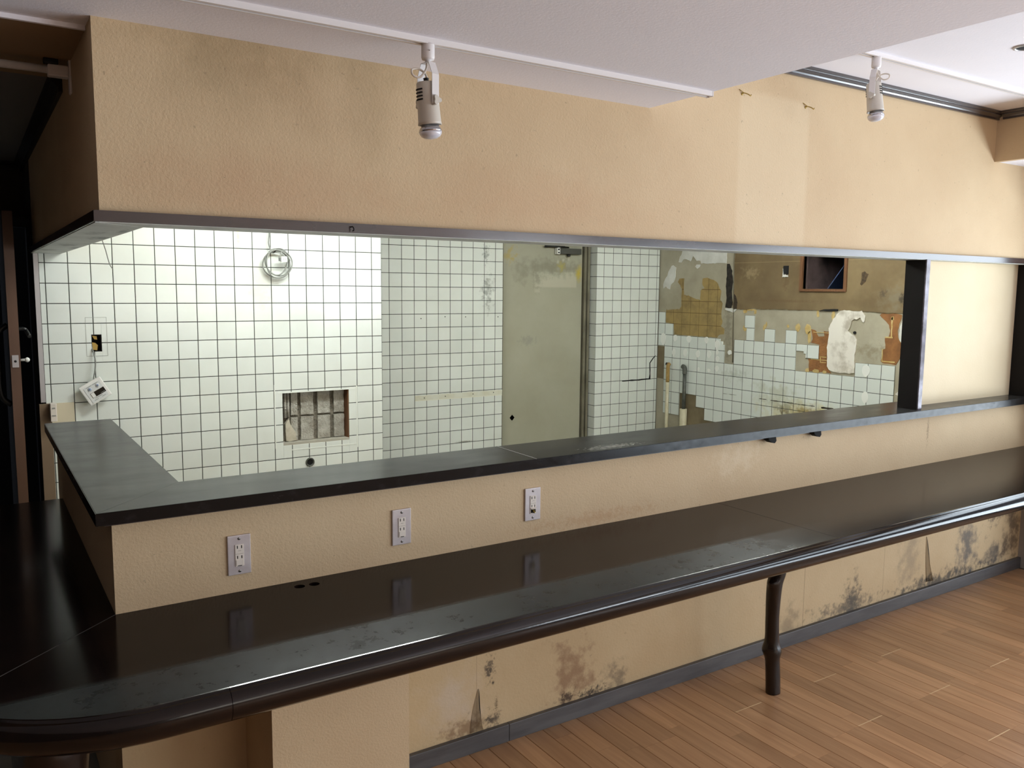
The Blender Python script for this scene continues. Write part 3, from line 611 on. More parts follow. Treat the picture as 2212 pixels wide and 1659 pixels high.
patch('plaster_patch', [(3.966, 1.503), (3.934, 1.51), (3.891, 1.509), (3.848, 1.501), (3.786, 1.508), (3.755, 1.472), (3.758, 1.426), (3.776, 1.43), (3.794, 1.459), (3.819, 1.444), (3.845, 1.45), (3.865, 1.431), (3.871, 1.384), (3.893, 1.355), (3.859, 1.333), (3.838, 1.325), (3.817, 1.293), (3.812, 1.256), (3.815, 1.209), (3.823, 1.181), (3.826, 1.134), (3.818, 1.097), (3.821, 1.049), (3.862, 1.036), (3.906, 1.042), (3.949, 1.035), (4.005, 1.043), (4.038, 1.05), (4.057, 1.077), (4.058, 1.145), (4.066, 1.222), (4.059, 1.27), (4.055, 1.328), (4.057, 1.366), (4.043, 1.401), (4.033, 1.425), (3.997, 1.474)], .009, m_wplast, .003)
patch('paint_patch', [(3.449, 1.499), (3.30, 1.505), (3.30, 1.131), (3.434, 1.119), (3.434, 1.173), (3.448, 1.216), (3.454, 1.278), (3.477, 1.312), (3.482, 1.352), (3.476, 1.401), (3.462, 1.437)], .005, m_wpaint, .003)
patch('paint_patch', [(3.461, .947), (3.454, .992), (3.436, 1.039), (3.30, 1.051), (3.30, .908), (3.439, .909), (3.483, .922)], .005, m_wpaint, .003)
patch('dark_slot', [(5.116, 1.877), (5.088, 1.882), (5.056, 1.818), (5.041, 1.721), (5.047, 1.646), (5.035, 1.539), (5.047, 1.496), (5.116, 1.505), (5.111, 1.581), (5.121, 1.689), (5.115, 1.775)], .001, M('slot_dark', (48, 42, 34), .95, col2=(24, 20, 16), vscale=30, bump=.8, bscale=60), .004)
patch('mesh_patch', [(5.018, 1.625), (4.996, 1.604), (4.979, 1.551), (4.984, 1.497), (5.019, 1.491)], .0075, M('metal_lath', (70, 56, 38), .9, col2=(30, 24, 18), vscale=90), .003)
patch('paint_patch', [(5.119, 1.494), (5.047, 1.501), (4.979, 1.492), (5.004, 1.475), (5.024, 1.459), (5.06, 1.474), (5.096, 1.478)], .006, m_wpaint, .004)
patch('dark_gash', [(4.153, 1.498), (4.111, 1.512), (3.983, 1.517), (3.988, 1.502), (4.065, 1.5)], .0105, m_black, .002)
patch('scuffed_hole', [(3.803, 1.786), (3.784, 1.792), (3.745, 1.772), (3.765, 1.725), (3.794, 1.698), (3.805, 1.705)], .0072, M('scuff_dark', (84, 66, 42), .9, col2=(44, 34, 22), vscale=60), .006)
patch('anchor_hole', [(3.826, 1.338), (3.836, 1.334), (3.846, 1.340), (3.846, 1.352), (3.834, 1.356), (3.825, 1.350)], .0095, m_black, .002)
patch('bare_patch', [(5.637, .71), (5.425, .71), (5.415, .596), (5.314, .597), (5.312, .491), (5.19, .491), (5.19, .40), (5.637, .40)], .001, M('bare_brown', (124, 112, 86), .9, col2=(104, 92, 68), vscale=6), .001)
patch('bare_patch', [(5.95, 1.116), (5.86, 1.116), (5.86, .81), (5.95, .81)], .0015, MATS['bare_brown'], .001)
# yellow glue blobs left by the tiles and on the orange mortar
for (y, z, a, b) in ((4.893, 1.478, .022, .02), (4.784, 1.476, .012, .02), (4.84, 1.49, .05, .008), (4.886, 1.335, .022, .028), (4.679, 1.349, .016, .024), (4.66, 1.375, .008, .02), (4.444, 1.37, .010, .016), (4.347, 1.36, .022, .034), (4.252, 1.352, .028, .04), (4.235, 1.29, .014, .05), (4.166, 1.478, .012, .03), (4.03, 1.47, .014, .035), (4.24, 1.03, .02, .016), (4.16, 1.03, .03, .014), (4.08, 1.03, .02, .012)):
    patch('glue_blob', [(y+a*math.cos(t*math.pi/5), z+b*math.sin(t*math.pi/5)) for t in range(10)], .0035, m_glue, .004, .01)
for (y0, y1, z0, z1) in ((3.535, 3.545, 1.33, 1.47), (3.53, 3.59, 1.322, 1.330), (3.528, 3.55, 1.45, 1.475), (3.598, 3.606, 1.15, 1.24), (3.50, 3.60, 1.146, 1.154), (4.07, 4.13, 1.142, 1.148), (4.12, 4.126, 1.10, 1.15), (4.07, 4.12, 1.10, 1.106), (4.06, 4.21, 1.118, 1.124), (4.06, 4.2, 1.33, 1.335)):
    patch('glue_line', [(y0, z0), (y1, z0), (y1, z1), (y0, z1)], .004, m_glue, .0015, .02)
for (y, z, a, b) in ((5.872, 1.19, .038, .055), (5.712, 1.206, .029, .029), (5.536, 1.207, .03, .029), (5.32, 1.21, .023, .028), (5.188, 1.176, .029, .039), (5.187, 1.109, .016, .022), (5.181, 1.052, .021, .024), (5.727, 1.073, .023, .033), (5.578, 1.08, .025, .034), (5.419, 1.079, .025, .031), (5.283, 1.086, .024, .031), (5.184, .965, .022, .025), (5.405, .941, .012, .017), (5.277, .94, .019, .015), (3.723, 1.073, .033, .041), (3.719, .876, .028, .042)):
    patch('plaster_daub', [(y+a*math.cos(t*math.pi/6), z+b*math.sin(t*math.pi/6)-(.2*b if t == 9 else 0)) for t in range(12)], TD+.0025, M('daub_white', (234, 236, 230), .7), .002, .02)
patch('plaster_daub', [(5.044+.022*math.cos(t*math.pi/5), 1.114+.02*math.sin(t*math.pi/5)) for t in range(10)], .01, MATS['daub_white'], .004, .01)
tube('wall_conduit', [(5.526, 5.024, 2.3), (5.524, 5.031, 1.881), (5.526, 5.02, 1.45), (5.526, 5.007, 1.032)], .004, M('conduit', (96, 90, 74), .7), wr)
# crack in the tiles on the short wall
prism('crack', jag([(5.09, .806), (5.42, .812), (5.43, .85), (5.425, .96), (5.47, 1.01), (5.50, 1.03), (5.50, 1.022), (5.475, 1.0), (5.436, .955), (5.442, .80), (5.30, .796), (5.09, .798)], .002, .03), 'y', 5.951, 5.9485, m_black, wc)
for (ya, yb, t) in ((4.70, 4.62, .004), (4.58, 4.36, .006), (4.36, 4.15, .0045), (4.09, 3.98, .014), (5.1, 4.95, .0015)):
    patch('grime_crack', [(ya, .752-t/2), (yb, .754-t/2), (yb, .754+t/2), (ya, .752+t/2)], TD+.0008, M('grime_black', (40, 32, 18), .9), .0015, .015)
# duct opening: timber frame and sheet-metal hood inside
do = empty('duct_opening', (5.55, 4.13, 1.66), 'dark square duct opening framed in brown timber high on the stripped wall', 'vent duct')
dl = lambda n, b, m: local(n, b, m, do)
dl('frame_side', (5.512, 5.56, 4.318, 4.343, 1.648, 2.02), m_wood); dl('frame_side', (5.512, 5.56, 3.921, 3.945, 1.648, 2.02), m_wood)
dl('frame_sill', (5.512, 5.56, 3.945, 4.318, 1.648, 1.667), m_wood)
dl('duct_wall', [(5.56, 6.0, 4.30, 4.318, 1.667, 1.99)], m_ductg); dl('duct_wall', [(5.56, 6.0, 3.945, 3.955, 1.667, 1.99)], m_blue)
dl('duct_floor', [(5.56, 6.0, 3.945, 4.318, 1.66, 1.669)], m_blue); dl('duct_back', [(5.99, 6.0, 3.945, 4.318, 1.667, 1.99)], m_blue); dl('duct_top', [(5.56, 6.0, 3.945, 4.318, 1.985, 1.995)], m_black)
prism('duct_flap', [(4.20, .01), (3.96, .32), (3.955, .32), (4.19, .01)], 'x', .12, .44, M('flap_blue', (62, 74, 104), .4), do).location = (-0.0, -4.13, 0)
eb = empty('wall_socket_box', (5.53, 4.483, 1.806), 'broken dark socket hole with torn pale edge in brown plaster', 'socket box')
local('hole', (5.5185, 5.526, 4.458, 4.508, 1.782, 1.85), m_black, eb)
prism('torn_rim', jag([(.029, -.046), (-.022, -.044), (-.020, -.03), (-.006, -.034), (.004, -.022), (.014, -.030), (.022, -.022), (.024, .016), (.029, .02)], .003, .01), 'x', -.014, -.004, m_wpaint, eb)

# pipes at the stripped wall
p1 = empty('water_pipe', (5.50, 5.765, .3), 'cream water pipe with yellowed taped top standing against stripped tiles', 'pipe')
tube('pipe_body', [(-.01, 0, -.3), (-.01, 0, .498)], .0165, m_pvc, p1, 14)
tube('taped_joint', spline([(-.01, 0, .49), (-.01, 0, .60), (-.008, 0, .645), (.008, 0, .662)], 5), .0175, m_pvcy, p1, 14)
tube('pipe_stub', [(.0, .003, .655), (-.004, .03, .66)], .014, m_black, p1, 12)
p2 = empty('gas_pipe', (5.50, 5.55, .3), 'dark grey pipe with black elbow and cream sleeve beside the cream pipe', 'pipe')
tube('pipe_body', [(-.004, 0, .2), (-.004, 0, .60)], .017, m_gpipe, p2, 14)
tube('elbow', spline([(-.004, 0, .585), (-.004, .001, .625), (-.002, .012, .645), (.0, .034, .652)], 5), .021, m_gpipe, p2, 14)
tube('elbow_bore', [(.0, .032, .652), (0, .036, .653)], .017, m_black, p2, 14)
tube('sleeve', [(-.006, 0, -.3), (-.006, 0, .262)], .033, m_pvc, p2, 16)

# ------------------------------------------------------------------ bar counter
YW = 2.4495; YF = 1.857; XR = 5.24; CZ = .748
bc = empty('bar_counter', (2.6, 2.17, 0), 'long dark lacquered bar counter with rounded nose wrapping the half wall', 'bar counter')
ACX, ACY, AR = .31, 2.317, .46
prof = [(0, 0), (.004, -.0005), (.007, -.005), (.012, -.0055), (.020, -.010), (.027, -.019), (.031, -.031), (.031, -.044), (.027, -.057), (.019, -.069), (.008, -.078), (-.008, -.083), (-.030, -.084), (-.030, -.03), (0, -.03)]
def nose(stations):      # stations: point and outward direction
    bm = bmesh.new(); rings = []
    for (px, py), (nx, ny) in stations:
        rings.append([bm.verts.new((px+nx*o-2.6, py+ny*o-2.17, CZ+z)) for o, z in prof])
    n = len(prof)
    for A, B in zip(rings, rings[1:]):
        for k in range(n):
            f = bm.faces.new((A[k], A[(k+1) % n], B[(k+1) % n], B[k])); f.smooth = k not in (0, 11, 12, 13, 14)
    for r_ in (rings[0], rings[-1][::-1]): bm.faces.new([bm.verts.new(v.co) for v in r_])
    link('nose_edge', mesh('nose_edge', bm), m_lacq_edge, bc)
nose([((XR, YF), (0, -1)), ((.4505, YF), (0, -1))])
arcst = [(math.cos(a), math.sin(a)) for a in [math.radians(-90-5*k) for k in range(0, 19)]]
nose([((.4492, YF), (0, -1))]+[((ACX+AR*c, ACY+AR*q), (c, q)) for c, q in arcst]+[((ACX-AR, 3.95), (-1, 0))])
def L2(pts): return [(x-2.6, y-2.17) for x, y in pts]
# mitre from the inner corner
mi = (-.1, 2.08)
arc = [(ACX+(AR)*math.cos(math.radians(a)), ACY+(AR)*math.sin(math.radians(a))) for a in range(-90, -181, -5)]
d = Vector((-.733, -.68)); best = min(range(len(arc)), key=lambda i: abs((Vector(arc[i])-Vector((.297, YW))).normalized().cross(d)) if (Vector(arc[i])-Vector((.297, YW))).dot(d) > 0 else 9)
fl = [(.297, YW), (2.6420, YW), (2.6420, YF)] + arc[:best+1]
sd = [(.296, YW)] + [(p[0], p[1]) for p in arc[best:]] + [(ACX-AR, 3.95), (.296, 3.95)]
fr_ = [(2.6442, YW), (XR, YW), (XR, YF), (2.6442, YF)]
tops = []
for pts in (fl, fr_, sd): tops.append(prism('top_panel', L2(pts), 'z', CZ-.032, CZ, m_lacq, bc))
prism('mitre_joint', L2([(.2975, YW), (.2945, YW), (arc[best][0], arc[best][1]+.002), (arc[best][0]+.0015, arc[best][1])]), 'z', CZ-.002, CZ+.0004, M('joint_dust', (70, 66, 62), .6), bc)
# two cable holes bored through the front panel
def bore(o, centres, r, depth):
    cb = bmesh.new()
    for c in centres:
        for z0, z1 in ((-depth, depth),):
            ring0 = [cb.verts.new((c[0]+r*math.cos(2*math.pi*k/28), c[1]+r*math.sin(2*math.pi*k/28), CZ+z0)) for k in range(28)]
            ring1 = [cb.verts.new((v.co.x, v.co.y, CZ+z1)) for v in ring0]
            cb.faces.new(ring0[::-1]); cb.faces.new(ring1)
            for k in range(28): cb.faces.new((ring0[k], ring0[(k+1) % 28], ring1[(k+1) % 28], ring1[k]))
    cm = mesh('cutter', cb); co = bpy.data.objects.new('cutter', cm); COL.objects.link(co)
    co.parent = o.parent
    md = o.modifiers.new('b', 'BOOLEAN'); md.operation = 'DIFFERENCE'; md.object = co; md.solver = 'EXACT'
    bpy.context.view_layer.update()
    dg = bpy.context.evaluated_depsgraph_get(); nm = bpy.data.meshes.new_from_object(o.evaluated_get(dg))
    o.modifiers.clear(); o.data = nm; bpy.data.objects.remove(co)
bore(tops[0], [(.798-2.6, 2.398-2.17), (.843-2.6, 2.395-2.17)], .016, .06)
for c in ((.798, 2.398), (.843, 2.395)):
    tube('hole_liner', [(c[0]-2.6, c[1]-2.17, CZ-.031), (c[0]-2.6, c[1]-2.17, CZ-.05)], .0175, m_dkwood, bc, 20)
# natural trunk legs
def trunk(pts, rad, knots, seed, sides=18):
    r2 = random.Random(seed); P = spline(pts, 10); n = len(P); bm = bmesh.new(); rings = []
    ph = [r2.uniform(0, 6.28) for _ in range(4)]
    for i, p in enumerate(P):
        t = i/(n-1); k = t*(len(rad)-1); a = int(min(k, len(rad)-2)); base = rad[a]*(1-(k-a))+rad[a+1]*(k-a)
        ring = []
        for s in range(sides):
            th = 2*math.pi*s/sides
            rr = base*(1+.06*math.sin(2*th+ph[0]+t*3)+.04*math.sin(3*th+ph[1]-t*5))
            for (kt, kth, amp, wt, wth) in knots:
                dth = (th-kth+math.pi) % (2*math.pi)-math.pi
                rr += amp*math.exp(-((t-kt)/wt)**2)*(math.exp(-(dth/wth)**2) if wth < 3 else 1)
            ring.append(bm.verts.new((p.x+rr*math.cos(th), p.y+rr*math.sin(th), p.z)))
        rings.append(ring)
    for A, B in zip(rings, rings[1:]):
        for s in range(sides):
            f = bm.faces.new((A[s], A[(s+1) % sides], B[(s+1) % sides], B[s])); f.smooth = True
    bm.faces.new(rings[0][::-1]); bm.faces.new(rings[-1])
    return mesh('leg', bm)
m_trunk = M('lacquered_trunk', (22, 15, 12), .25, col2=(36, 24, 18), vscale=20, stretch=(2, 2, .4), bump=.25, bscale=40, bdist=.004)
link('leg', trunk([(.108, 0, 0), (.102, 0, .09), (.092, 0, .204), (.086, 0, .333), (.09, 0, .46), (.108, 0, .525), (.118, 0, .668)], (.030, .029, .027, .026, .029, .031, .033),
     ((.305, 0, .009, .035, 9), (.70, math.pi*1.05, .016, .03, .5), (.33, 2.6, .006, .04, .6)), 3), m_trunk, bc)
link('leg', trunk([(-2.52, .02, 0), (-2.50, .03, .2), (-2.485, .05, .45), (-2.475, .07, .668)], (.10, .095, .085, .10), ((.5, 2.0, .02, .08, .7), (.8, 4.5, .02, .06, .5)), 9), m_trunk, bc)

# ------------------------------------------------------------------ serving ledge
sl = empty('serving_ledge', (2.6, 2.5, 1.0), 'narrow worn black ledge capping the half wall in front of the kitchen', 'ledge')
def L3(pts): return [(x-2.6, y-2.5) for x, y in pts]
LZ0, LZ1 = .016, .049
def ledge_piece(pts, edges):
    return prism('ledge_top', L3(pts), 'z', LZ1-.006, LZ1, m_lam, sl)
ledge_piece([(.256, 2.402), (1.666, 2.402), (1.670, 2.675), (.517, 2.675)], 0)
ledge_piece([(1.669, 2.402), (XR, 2.402), (XR, 2.675), (1.673, 2.675)], 0)
ledge_piece([(.2555, 2.403), (.5165, 2.6755), (.517, 4.12), (.2555, 4.12)], 0)
prism('joint_strip', L3([(1.6655, 2.403), (1.6695, 2.403), (1.6735, 2.675), (1.6695, 2.675)]), 'z', LZ1-.004, LZ1+.0006, M('joint_grey', (128, 126, 122), .5), sl)
prism('ledge_core', L3([(.262, 2.408), (XR, 2.408), (XR, 2.67), (.512, 2.67), (.512, 4.115), (.262, 4.115)]), 'z', LZ0, LZ1-.0055, m_lam_edge, sl)
prism('edge_band', L3([(.2535, 2.40), (XR, 2.40), (XR, 2.409), (.2625, 2.409), (.2625, 4.118), (.2535, 4.118)]), 'z', LZ0-.002, LZ1-.001, m_lam_edge, sl)
prism('under_moulding', L3([(.277, 2.424), (XR, 2.424), (XR, 2.452), (.299, 2.452), (.299, 4.12), (.277, 4.12)]), 'z', .0055, LZ0, M('moulding_brown', (44, 28, 24), .4), sl)
for k, (x, lab) in enumerate(((2.924, 'black cable clip under the ledge nearer the double sockets'), (3.233, 'black cable clip under the ledge nearer the hatch jamb'))):
    o = prism('cable_clip', [(-.025, .012), (.026, .012), (.030, -.006), (.020, -.016), (.0, -.012), (-.02, .0)], 'y', -.018, .012, m_black, bev=.001)
    o.location = (x, 2.425, 1.0); setp(o, lab, 'clip')

# ------------------------------------------------------------------ double socket outlets
def outlet():
    t = empty('wall_outlet', (0, 0, 0), '', '')
    boxo('cover_plate', (-.0335, .0335, -.007, 0, -.0595, .0595), m_plate, t, bev=.002)
    mod = boxo('socket_module', (-.0128, .0128, -.0095, -.006, -.034, .032), m_ivory, t, bev=.0008)
    for z in (.0245, -.006):
        for x in (-.0062, .0062):
            boxo('socket_slot', (x-.0013, x+.0013, -.0098, -.009, z-.0045, z+.0045), m_black, mod)
    boxo('divider', (-.0115, .0115, -.0098, -.009, .0035, .0045), M('outlet_line', (160, 150, 140), .6), mod)
    boxo('printed_mark', (-.0045, .0045, -.0097, -.009, .0125, .0138), MATS['outlet_line'], mod)
    for z in (.049, -.049):
        s = lathe('screw', [(.0042, 0), (.0042, .0012), (.003, .0022), (.001, .0022)], m_steel, t, 14, Matrix.Translation((0, -.0068, z)) @ Mx)
        boxo('screw_slot', (-.0034, .0034, -.0096, -.0088, z-.0005, z+.0005), m_black, s)
    return t, mod
t0, mod0 = outlet()
def flap_closed(mod):
    f = boxo('earth_flap', (-.0105, .0105, -.0112, -.009, -.031, -.0145), m_ivory, mod, bev=.0006)
    return boxo('flap_notch', (-.0055, .0055, -.0114, -.0088, -.0325, -.0305), m_black, mod)
o2 = copy_tree(t0); mod2 = [c for c in o2.children if c.name.startswith('socket_module')][0]
o3 = copy_tree(t0); mod3 = [c for c in o3.children if c.name.startswith('socket_module')][0]
flap_closed(mod0); flap_closed(mod2)
boxo('earth_recess', (-.0105, .0105, -.0099, -.009, -.031, -.0145), m_black, mod3)
fo = boxo('earth_flap', (-.0115, .0115, -.016, -.0095, -.016, -.0135), m_ivory, mod3)
tube('earth_screw', [(0, -.009, -.022), (0, -.015, -.023)], .004, m_brass, mod3, 10)
tube('earth_screw', [(.002, -.009, -.026), (.005, -.014, -.031)], .0028, m_brass, mod3, 8)
for o, (x, z), lab in ((t0, (.634, .862), 'metal double socket beside the half wall corner above two bored holes'), (o2, (1.160, .867), 'metal double socket, middle one of the three along the half wall'), (o3, (1.682, .873), 'metal double socket with its earth flap broken open showing a brass screw')):
    o.location = (x, 2.45, z); o.name = 'wall_outlet'; setp(o, lab, 'wall socket', 'double sockets on the half wall')

# ------------------------------------------------------------------ track rails and spotlights
def rail(name, x0, x1, z, lab):
    r = empty(name, ((x0+x1)/2, 2.141, z), lab, 'track rail')
    h = (x1-x0)/2
    prism('channel', [(-.016, 0), (-.016, -.016), (-.005, -.016), (-.005, -.006), (.006, -.006), (.006, -.016), (.016, -.016), (.016, 0)], 'x', -h, h, m_rail, r)
    boxo('slot_liner', (-h+.02, h, -.005, .006, -.0075, -.0055), m_black, r)
    boxo('end_cap', (h, h+.003, -.017, .017, -.017, 0), m_rail, r)
    return r
rail('track_rail', .30, 2.196, 2.33, 'white lighting track fixed to the lower ceiling')
rail('track_rail', 2.23, 4.62, 2.603, 'white lighting track fixed to the raised ceiling beside the dark moulding')
def spot(loc, rz, tilt_deg, lab, side):
    t = empty('spotlight', loc, lab, 'spotlight', 'track spotlights', rz)
    ad = lathe('track_adapter', [(.0175, 0), (.0185, -.004), (.0185, -.036), (.0165, -.042), (.008, -.043), (.008, -.051)], m_rail, t)
    tube('adapter_lever', [(.016, -.006, -.02), (.023, -.008, -.021)], .002, m_rail, ad, 8)
    bm = bmesh.new(); w = .0115; th = .0018
    pth = [(-.035, -.165), (-.035, -.085), (-.018, -.051), (.018, -.051), (.035, -.085), (.035, -.165)]
    for a, b in zip(pth, pth[1:]):
        A = Vector((a[0], 0, a[1])); B = Vector((b[0], 0, b[1])); n = Vector((-(B-A).z, 0, (B-A).x)).normalized()*th/2
        vs = [bm.verts.new(q+s*n+Vector((0, y, 0))) for q in (A, B) for s in (-1, 1) for y in (-w, w)]
        for q in ((0, 1, 3, 2), (4, 6, 7, 5), (0, 4, 5, 1), (2, 3, 7, 6), (0, 2, 6, 4), (1, 5, 7, 3)): bm.faces.new([vs[i] for i in q])
    link('yoke', mesh('yoke', bm), m_rail, t)
    piv = Vector((0, 0, -.155)); R = Matrix.Translation(piv) @ Matrix.Rotation(math.radians(tilt_deg), 4, 'X') @ Matrix.Translation(-piv)
    body = lathe('lamp_body', [(.004, -.102), (.026, -.102), (.0285, -.106), (.0305, -.16), (.032, -.208), (.0335, -.216), (.0305, -.216), (.029, -.205)], m_spot, t, 28, R)
    for z in (-.122, -.131, -.140, -.149):
        for sg in (-1, 1):
            bm = bmesh.new()
            for k in range(5):
                a0 = math.radians(90*sg-28+k*11.2); a1 = a0+math.radians(11.2); r = .0302+(-.122-z)*.035
                vs = [bm.verts.new(R @ Vector((rr*math.cos(a), rr*math.sin(a), zz))) for a in (a0, a1) for rr in (r-.003, r+.0006) for zz in (z-.0018, z+.0018)]
                for q in ((0, 1, 3, 2), (4, 6, 7, 5), (0, 4, 5, 1), (2, 3, 7, 6), (0, 2, 6, 4), (1, 5, 7, 3)): bm.faces.new([vs[i] for i in q])
            link('vent_slot', mesh('vent_slot', bm), m_black, body)
    lathe('cable_gland', [(.008, -.102), (.007, -.094), (.009, -.092), (.004, -.090)], m_blackp, t, 14, R)
    for sg in (-1, 1):
        bm = bmesh.new(); prof_ = []
        for k in range(18):
            a = 2*math.pi*k/18; prof_.append(((.0125+.0035*math.cos(3*a)), a))
        A = [bm.verts.new((sg*.034, r*math.cos(a), -.155+r*math.sin(a))) for r, a in prof_]; B = [bm.verts.new((sg*.046, r*math.cos(a)*.9, -.155+r*.9*math.sin(a))) for r, a in prof_]
        bm.faces.new(A); bm.faces.new(B[::-1])
        for k in range(18): bm.faces.new((A[k], A[(k+1) % 18], B[(k+1) % 18], B[k]))
        link('knob', mesh('knob', bm), m_spot, t)
    lp = lathe('bulb_reflector', [(.022, -.208), (.025, -.220), (.031, -.228), (.0325, -.234)], m_mirror, t, 28, R)
    lathe('lens', [(.0325, -.234), (.031, -.241), (.026, -.248), (.017, -.253), (.004, -.255)], m_lens, lp, 28, R)
    tube('supply_cable', spline([(0, side*.004, -.052), (.004, side*.010, -.070), (.008, side*.032, -.094), (.004, side*.052, -.092), (-.002, side*.052, -.076), (-.004, side*.030, -.070), (-.002, side*.010, -.078), (0, side*.002, -.093)], 6), .0030, m_ivory, t, 8)
    return t
spot((1.105, 2.141, 2.316), math.radians(-82), 6, 'white track spotlight hanging from the lower ceiling', -1)
spot((3.13, 2.141, 2.589), math.radians(196), 7, 'white track spotlight hanging from the raised ceiling', 1)
dlm = empty('downlight', (3.52, 1.76, 2.603), 'small dark recessed downlight in the raised ceiling', 'downlight')
lathe('trim_ring', [(.045, 0), (.045, -.004), (.036, -.006), (.034, 0)], m_alu, dlm)
lathe('baffle', [(.034, -.001), (.034, -.003)], m_black, dlm)

# ------------------------------------------------------------------ mouldings, baseboard
def crown(name, a, b, face, z1, hgt=.042, dep=.034):
    prof = [(0, z1), (dep, z1), (dep, z1-.008), (dep*.75, z1-.014), (dep*.8, z1-.020), (dep*.5, z1-.027), (dep*.35, z1-.032), (dep*.35, z1-hgt), (0, z1-hgt)]
    return prof
p = [(2.45-d, z) for d, z in crown('', 0, 0, 0, 2.603)]
prism('trim_4', p, 'x', 2.2, 4.664, m_crown, kind='structure')
p = [(4.664-d, z) for d, z in crown('', 0, 0, 0, 2.603)]
prism('trim_5', p, 'y', -5.0, 2.416, m_crown, kind='structure')
p = [(.303-d, z) for d, z in crown('', 0, 0, 0, 2.33, .05, .04)]
prism('trim_6', p, 'y', 3.2, 5.55, m_dkwood, kind='structure')
p = [(5.55-d, z) for d, z in crown('', 0, 0, 0, 2.33, .05, .04)]
prism('trim_7', p, 'x', -2.1, .263, m_dkwood, kind='structure')
bb = boxo('baseboard_front', (1.0565, 1.58, 2.431, 2.4495, 0, .066), m_base, kind='structure', bev=.002)
boxo('baseboard_piece', (1.5815, 5.25, 2.431, 2.4495, 0, .066), m_base, bb, bev=.002)
# torn wallpaper: a gap and a curled flap
def tear(x0, z0, x1, z1, gap, curl, side):
    bm = bmesh.new(); n = 12; prev = None; rows_ = []
    for i in range(n+1):
        t = i/n; z = z0+(z1-z0)*t; xx = x0+(x1-x0)*t+side*.006*math.sin(math.pi*t); k = math.sin(math.pi*min(1, t*1.15))**1.2
        row = []
        for j in range(5):
            u = j/4
            row.append(bm.verts.new((xx+side*((.004+.05*t)*u), 2.4495-.0003-curl*(t**1.3)*(1-u)**2, z)))
        rows_.append(row)
    for A, B in zip(rows_, rows_[1:]):
        for j in range(4):
            f = bm.faces.new((A[j], A[j+1], B[j+1], B[j])); f.smooth = True
    bmesh.ops.solidify(bm, geom=bm.faces[:], thickness=.0006)
    wl = bpy.data.objects['wall_front_lower']
    link('paper_flap', mesh('paper_flap', bm), m_paper_low, wl)
    pts = [(x0+(x1-x0)*t+side*.006*math.sin(math.pi*t)-side*gap*math.sin(math.pi*t**.7)*.9, z0+(z1-z0)*t) for t in [i/10 for i in range(11)]]
    pts += [(x0+(x1-x0)*t+side*.006*math.sin(math.pi*t)+side*.004, z0+(z1-z0)*t) for t in [1-i/10 for i in range(11)]]
    prism('tear_gap', pts, 'y', 2.452, 2.4493, M('tear_dark', (24, 17, 12), .9), wl)
tear(1.461, .225, 1.478, .068, .005, .005, -1)
tear(4.255, .345, 4.33, .09, .010, .008, -1)

# ------------------------------------------------------------------ small fittings on the hanging wall
for (x, z, lab) in ((2.698, 2.446, 'small brass hook at the faded edge nearer the lower ceiling'), (3.097, 2.441, 'small brass hook at the faded edge nearer the beam')):
    o = empty('wall_hook', (x, 2.45, z), lab, 'hook')
    tube('hook_shank', spline([(.0, 0, .004), (.004, -.010, .002), (.012, -.022, -.004), (.022, -.026, -.010), (.030, -.022, -.004)], 4), .0022, m_brass, o, 8)
    lathe('hook_base', [(.006, 0), (.005, .003), (.001, .003)], m_brass, o, 12, Mx)
    tube('nail', [(-.018, 0, .016), (.004, -.012, .0)], .0016, m_brass, o, 6)
o = empty('cup_hook', (.992, 2.432, 1.830), 'tiny dark screw hook in the dark board over the hatch', 'hook')
tube('screw_hook', spline([(0, .002, 0), (0, -.012, .001), (.003, -.016, -.008), (0, -.012, -.012)], 4), .002, m_blackp, o, 8)

# ------------------------------------------------------------------ dark hall at the left
boxo('wall_hall_back', [(-2.1, -.35, 5.55, 5.65, 0, 2.33), (-.35, .42, 5.55, 5.65, 2.02, 2.33), (.36, .42, 5.15, 5.55, 0, 2.33), (.300, .36, 5.031, 5.15, 1.813, 2.4), (.300, .42, 5.15, 5.6, 2.02, 2.4)], m_hall, kind='structure')
boxo('hall_dark_backing', (-.6, .6, 6.2, 6.3, 0, 2.33), m_black, kind='structure')  # black sheet, the darkness past the doorway is put into its colour
hb = boxo('ceiling_hall', (-2.1, .302, 2.56, 5.7, 2.331, 2.7), M('hall_ceiling_grey', (112, 108, 106), .8), kind='structure')
boxo('papered_panel', (-2.1, .302, 2.56, 3.2, 2.322, 2.331), M('hall_paper', (150, 124, 92), .8), hb)
boxo('bead', (-2.1, .302, 2.548, 2.56, 2.318, 2.331), m_ceil, hb)
fr2 = boxo('trim_8', [(.30, .36, 5.48, 5.58, 0, 2.02), (-.35, .30, 5.48, 5.58, 1.97, 2.02)], m_dkwood, kind='structure')
hd = empty('door_2', (.19, 4.75, 0), 'dark wooden hall door standing open', 'door'); hd['kind'] = 'structure'
m_edge = M('door_edge_brown', (92, 66, 50), .5)
boxo('leaf', (-.028, .016, 0, .75, .01, 2.0), m_dkwood, hd)
boxo('leaf_edge', (-.028, .016, -.003, 0, .01, 2.0), m_edge, hd)
lt = boxo('latch_plate', (-.020, .008, -.006, -.002, 1.245, 1.305), m_alu, hd)
lathe('latch_bolt', [(.006, 0), (.006, .004), (.001, .004)], m_blackp, lt, 12, Matrix.Translation((-.006, -.004, 1.275)) @ Mx)
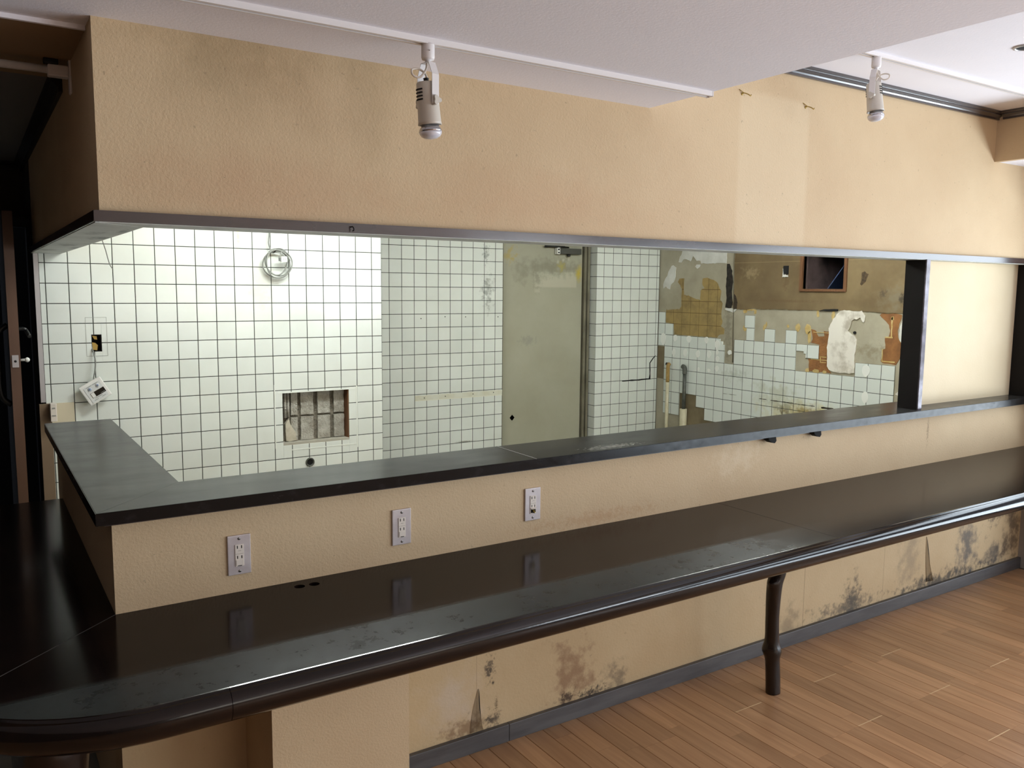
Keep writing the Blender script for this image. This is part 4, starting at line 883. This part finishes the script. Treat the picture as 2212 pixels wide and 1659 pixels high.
tube('thumb_turn', [(.016, .03, 1.278), (.034, .03, 1.278), (.040, .03, 1.278)], .006, m_white, hd, 10)
lathe('thumb_knob', [(.002, -.012), (.009, -.008), (.012, 0), (.009, .008), (.002, .012)], m_white, hd, 16, Matrix.Translation((.046, .03, 1.278)))
tube('lever', spline([(.016, .05, 1.43), (.04, .05, 1.43), (.05, .045, 1.42), (.06, .0, 1.395)], 5), .009, m_blackp, hd, 10)
tube('pull_handle', spline([(-.028, .10, 1.05), (-.07, .10, 1.10), (-.075, .10, 1.25), (-.07, .10, 1.40), (-.028, .10, 1.45)], 5), .014, m_blackp, hd, 10)
# curtain rod on its bracket
cr = empty('curtain_rod', (.29, 2.94, 2.29), 'white curtain rod in an open bracket on the dark side of the hanging wall', 'curtain rod')
tube('rod', [(-.045, 0, 0), (-1.6, 0, 0)], .012, m_rail, cr, 16)
boxo('bracket_plate', (.006, .013, -.016, .016, -.065, .05), m_rail, cr, bev=.003)
boxo('bracket_cup', (-.05, .006, -.017, .017, -.02, .014), m_rail, cr, bev=.004)
boxo('bracket_screw', (-.06, -.02, -.012, .012, .016, .032), m_blackp, cr, bev=.003)

# ------------------------------------------------------------------ kitchen ceiling light
kl = empty('fluorescent_fixture', (1.65, 3.95, 2.55), 'white twin tube fluorescent batten on the kitchen ceiling nearer the hall', 'ceiling light')
boxo('batten', (-.62, .62, -.09, .09, -.05, 0), m_white, kl, bev=.006)
for y in (-.05, .05): tube('tube', [(-.59, y, -.07), (.59, y, -.07)], .014, m_tube, kl, 12)
kl_fill = copy_tree(kl); kl_fill.location = (4.45, 3.6, 2.55); kl_fill['label'] = 'unseen twin tube batten added on the kitchen ceiling to brighten the stripped wall side'  # second fixture is an added fill, brightens the right of the kitchen
m_fill_tube = m_tube.copy(); m_fill_tube.name = 'fill_lamp_tube'; m_fill_tube.node_tree.nodes['Principled BSDF'].inputs['Emission Strength'].default_value = 125
for o in kl_fill.children:
    if o.name.startswith('tube'): o.data = o.data.copy(); o.data.materials[0] = m_fill_tube
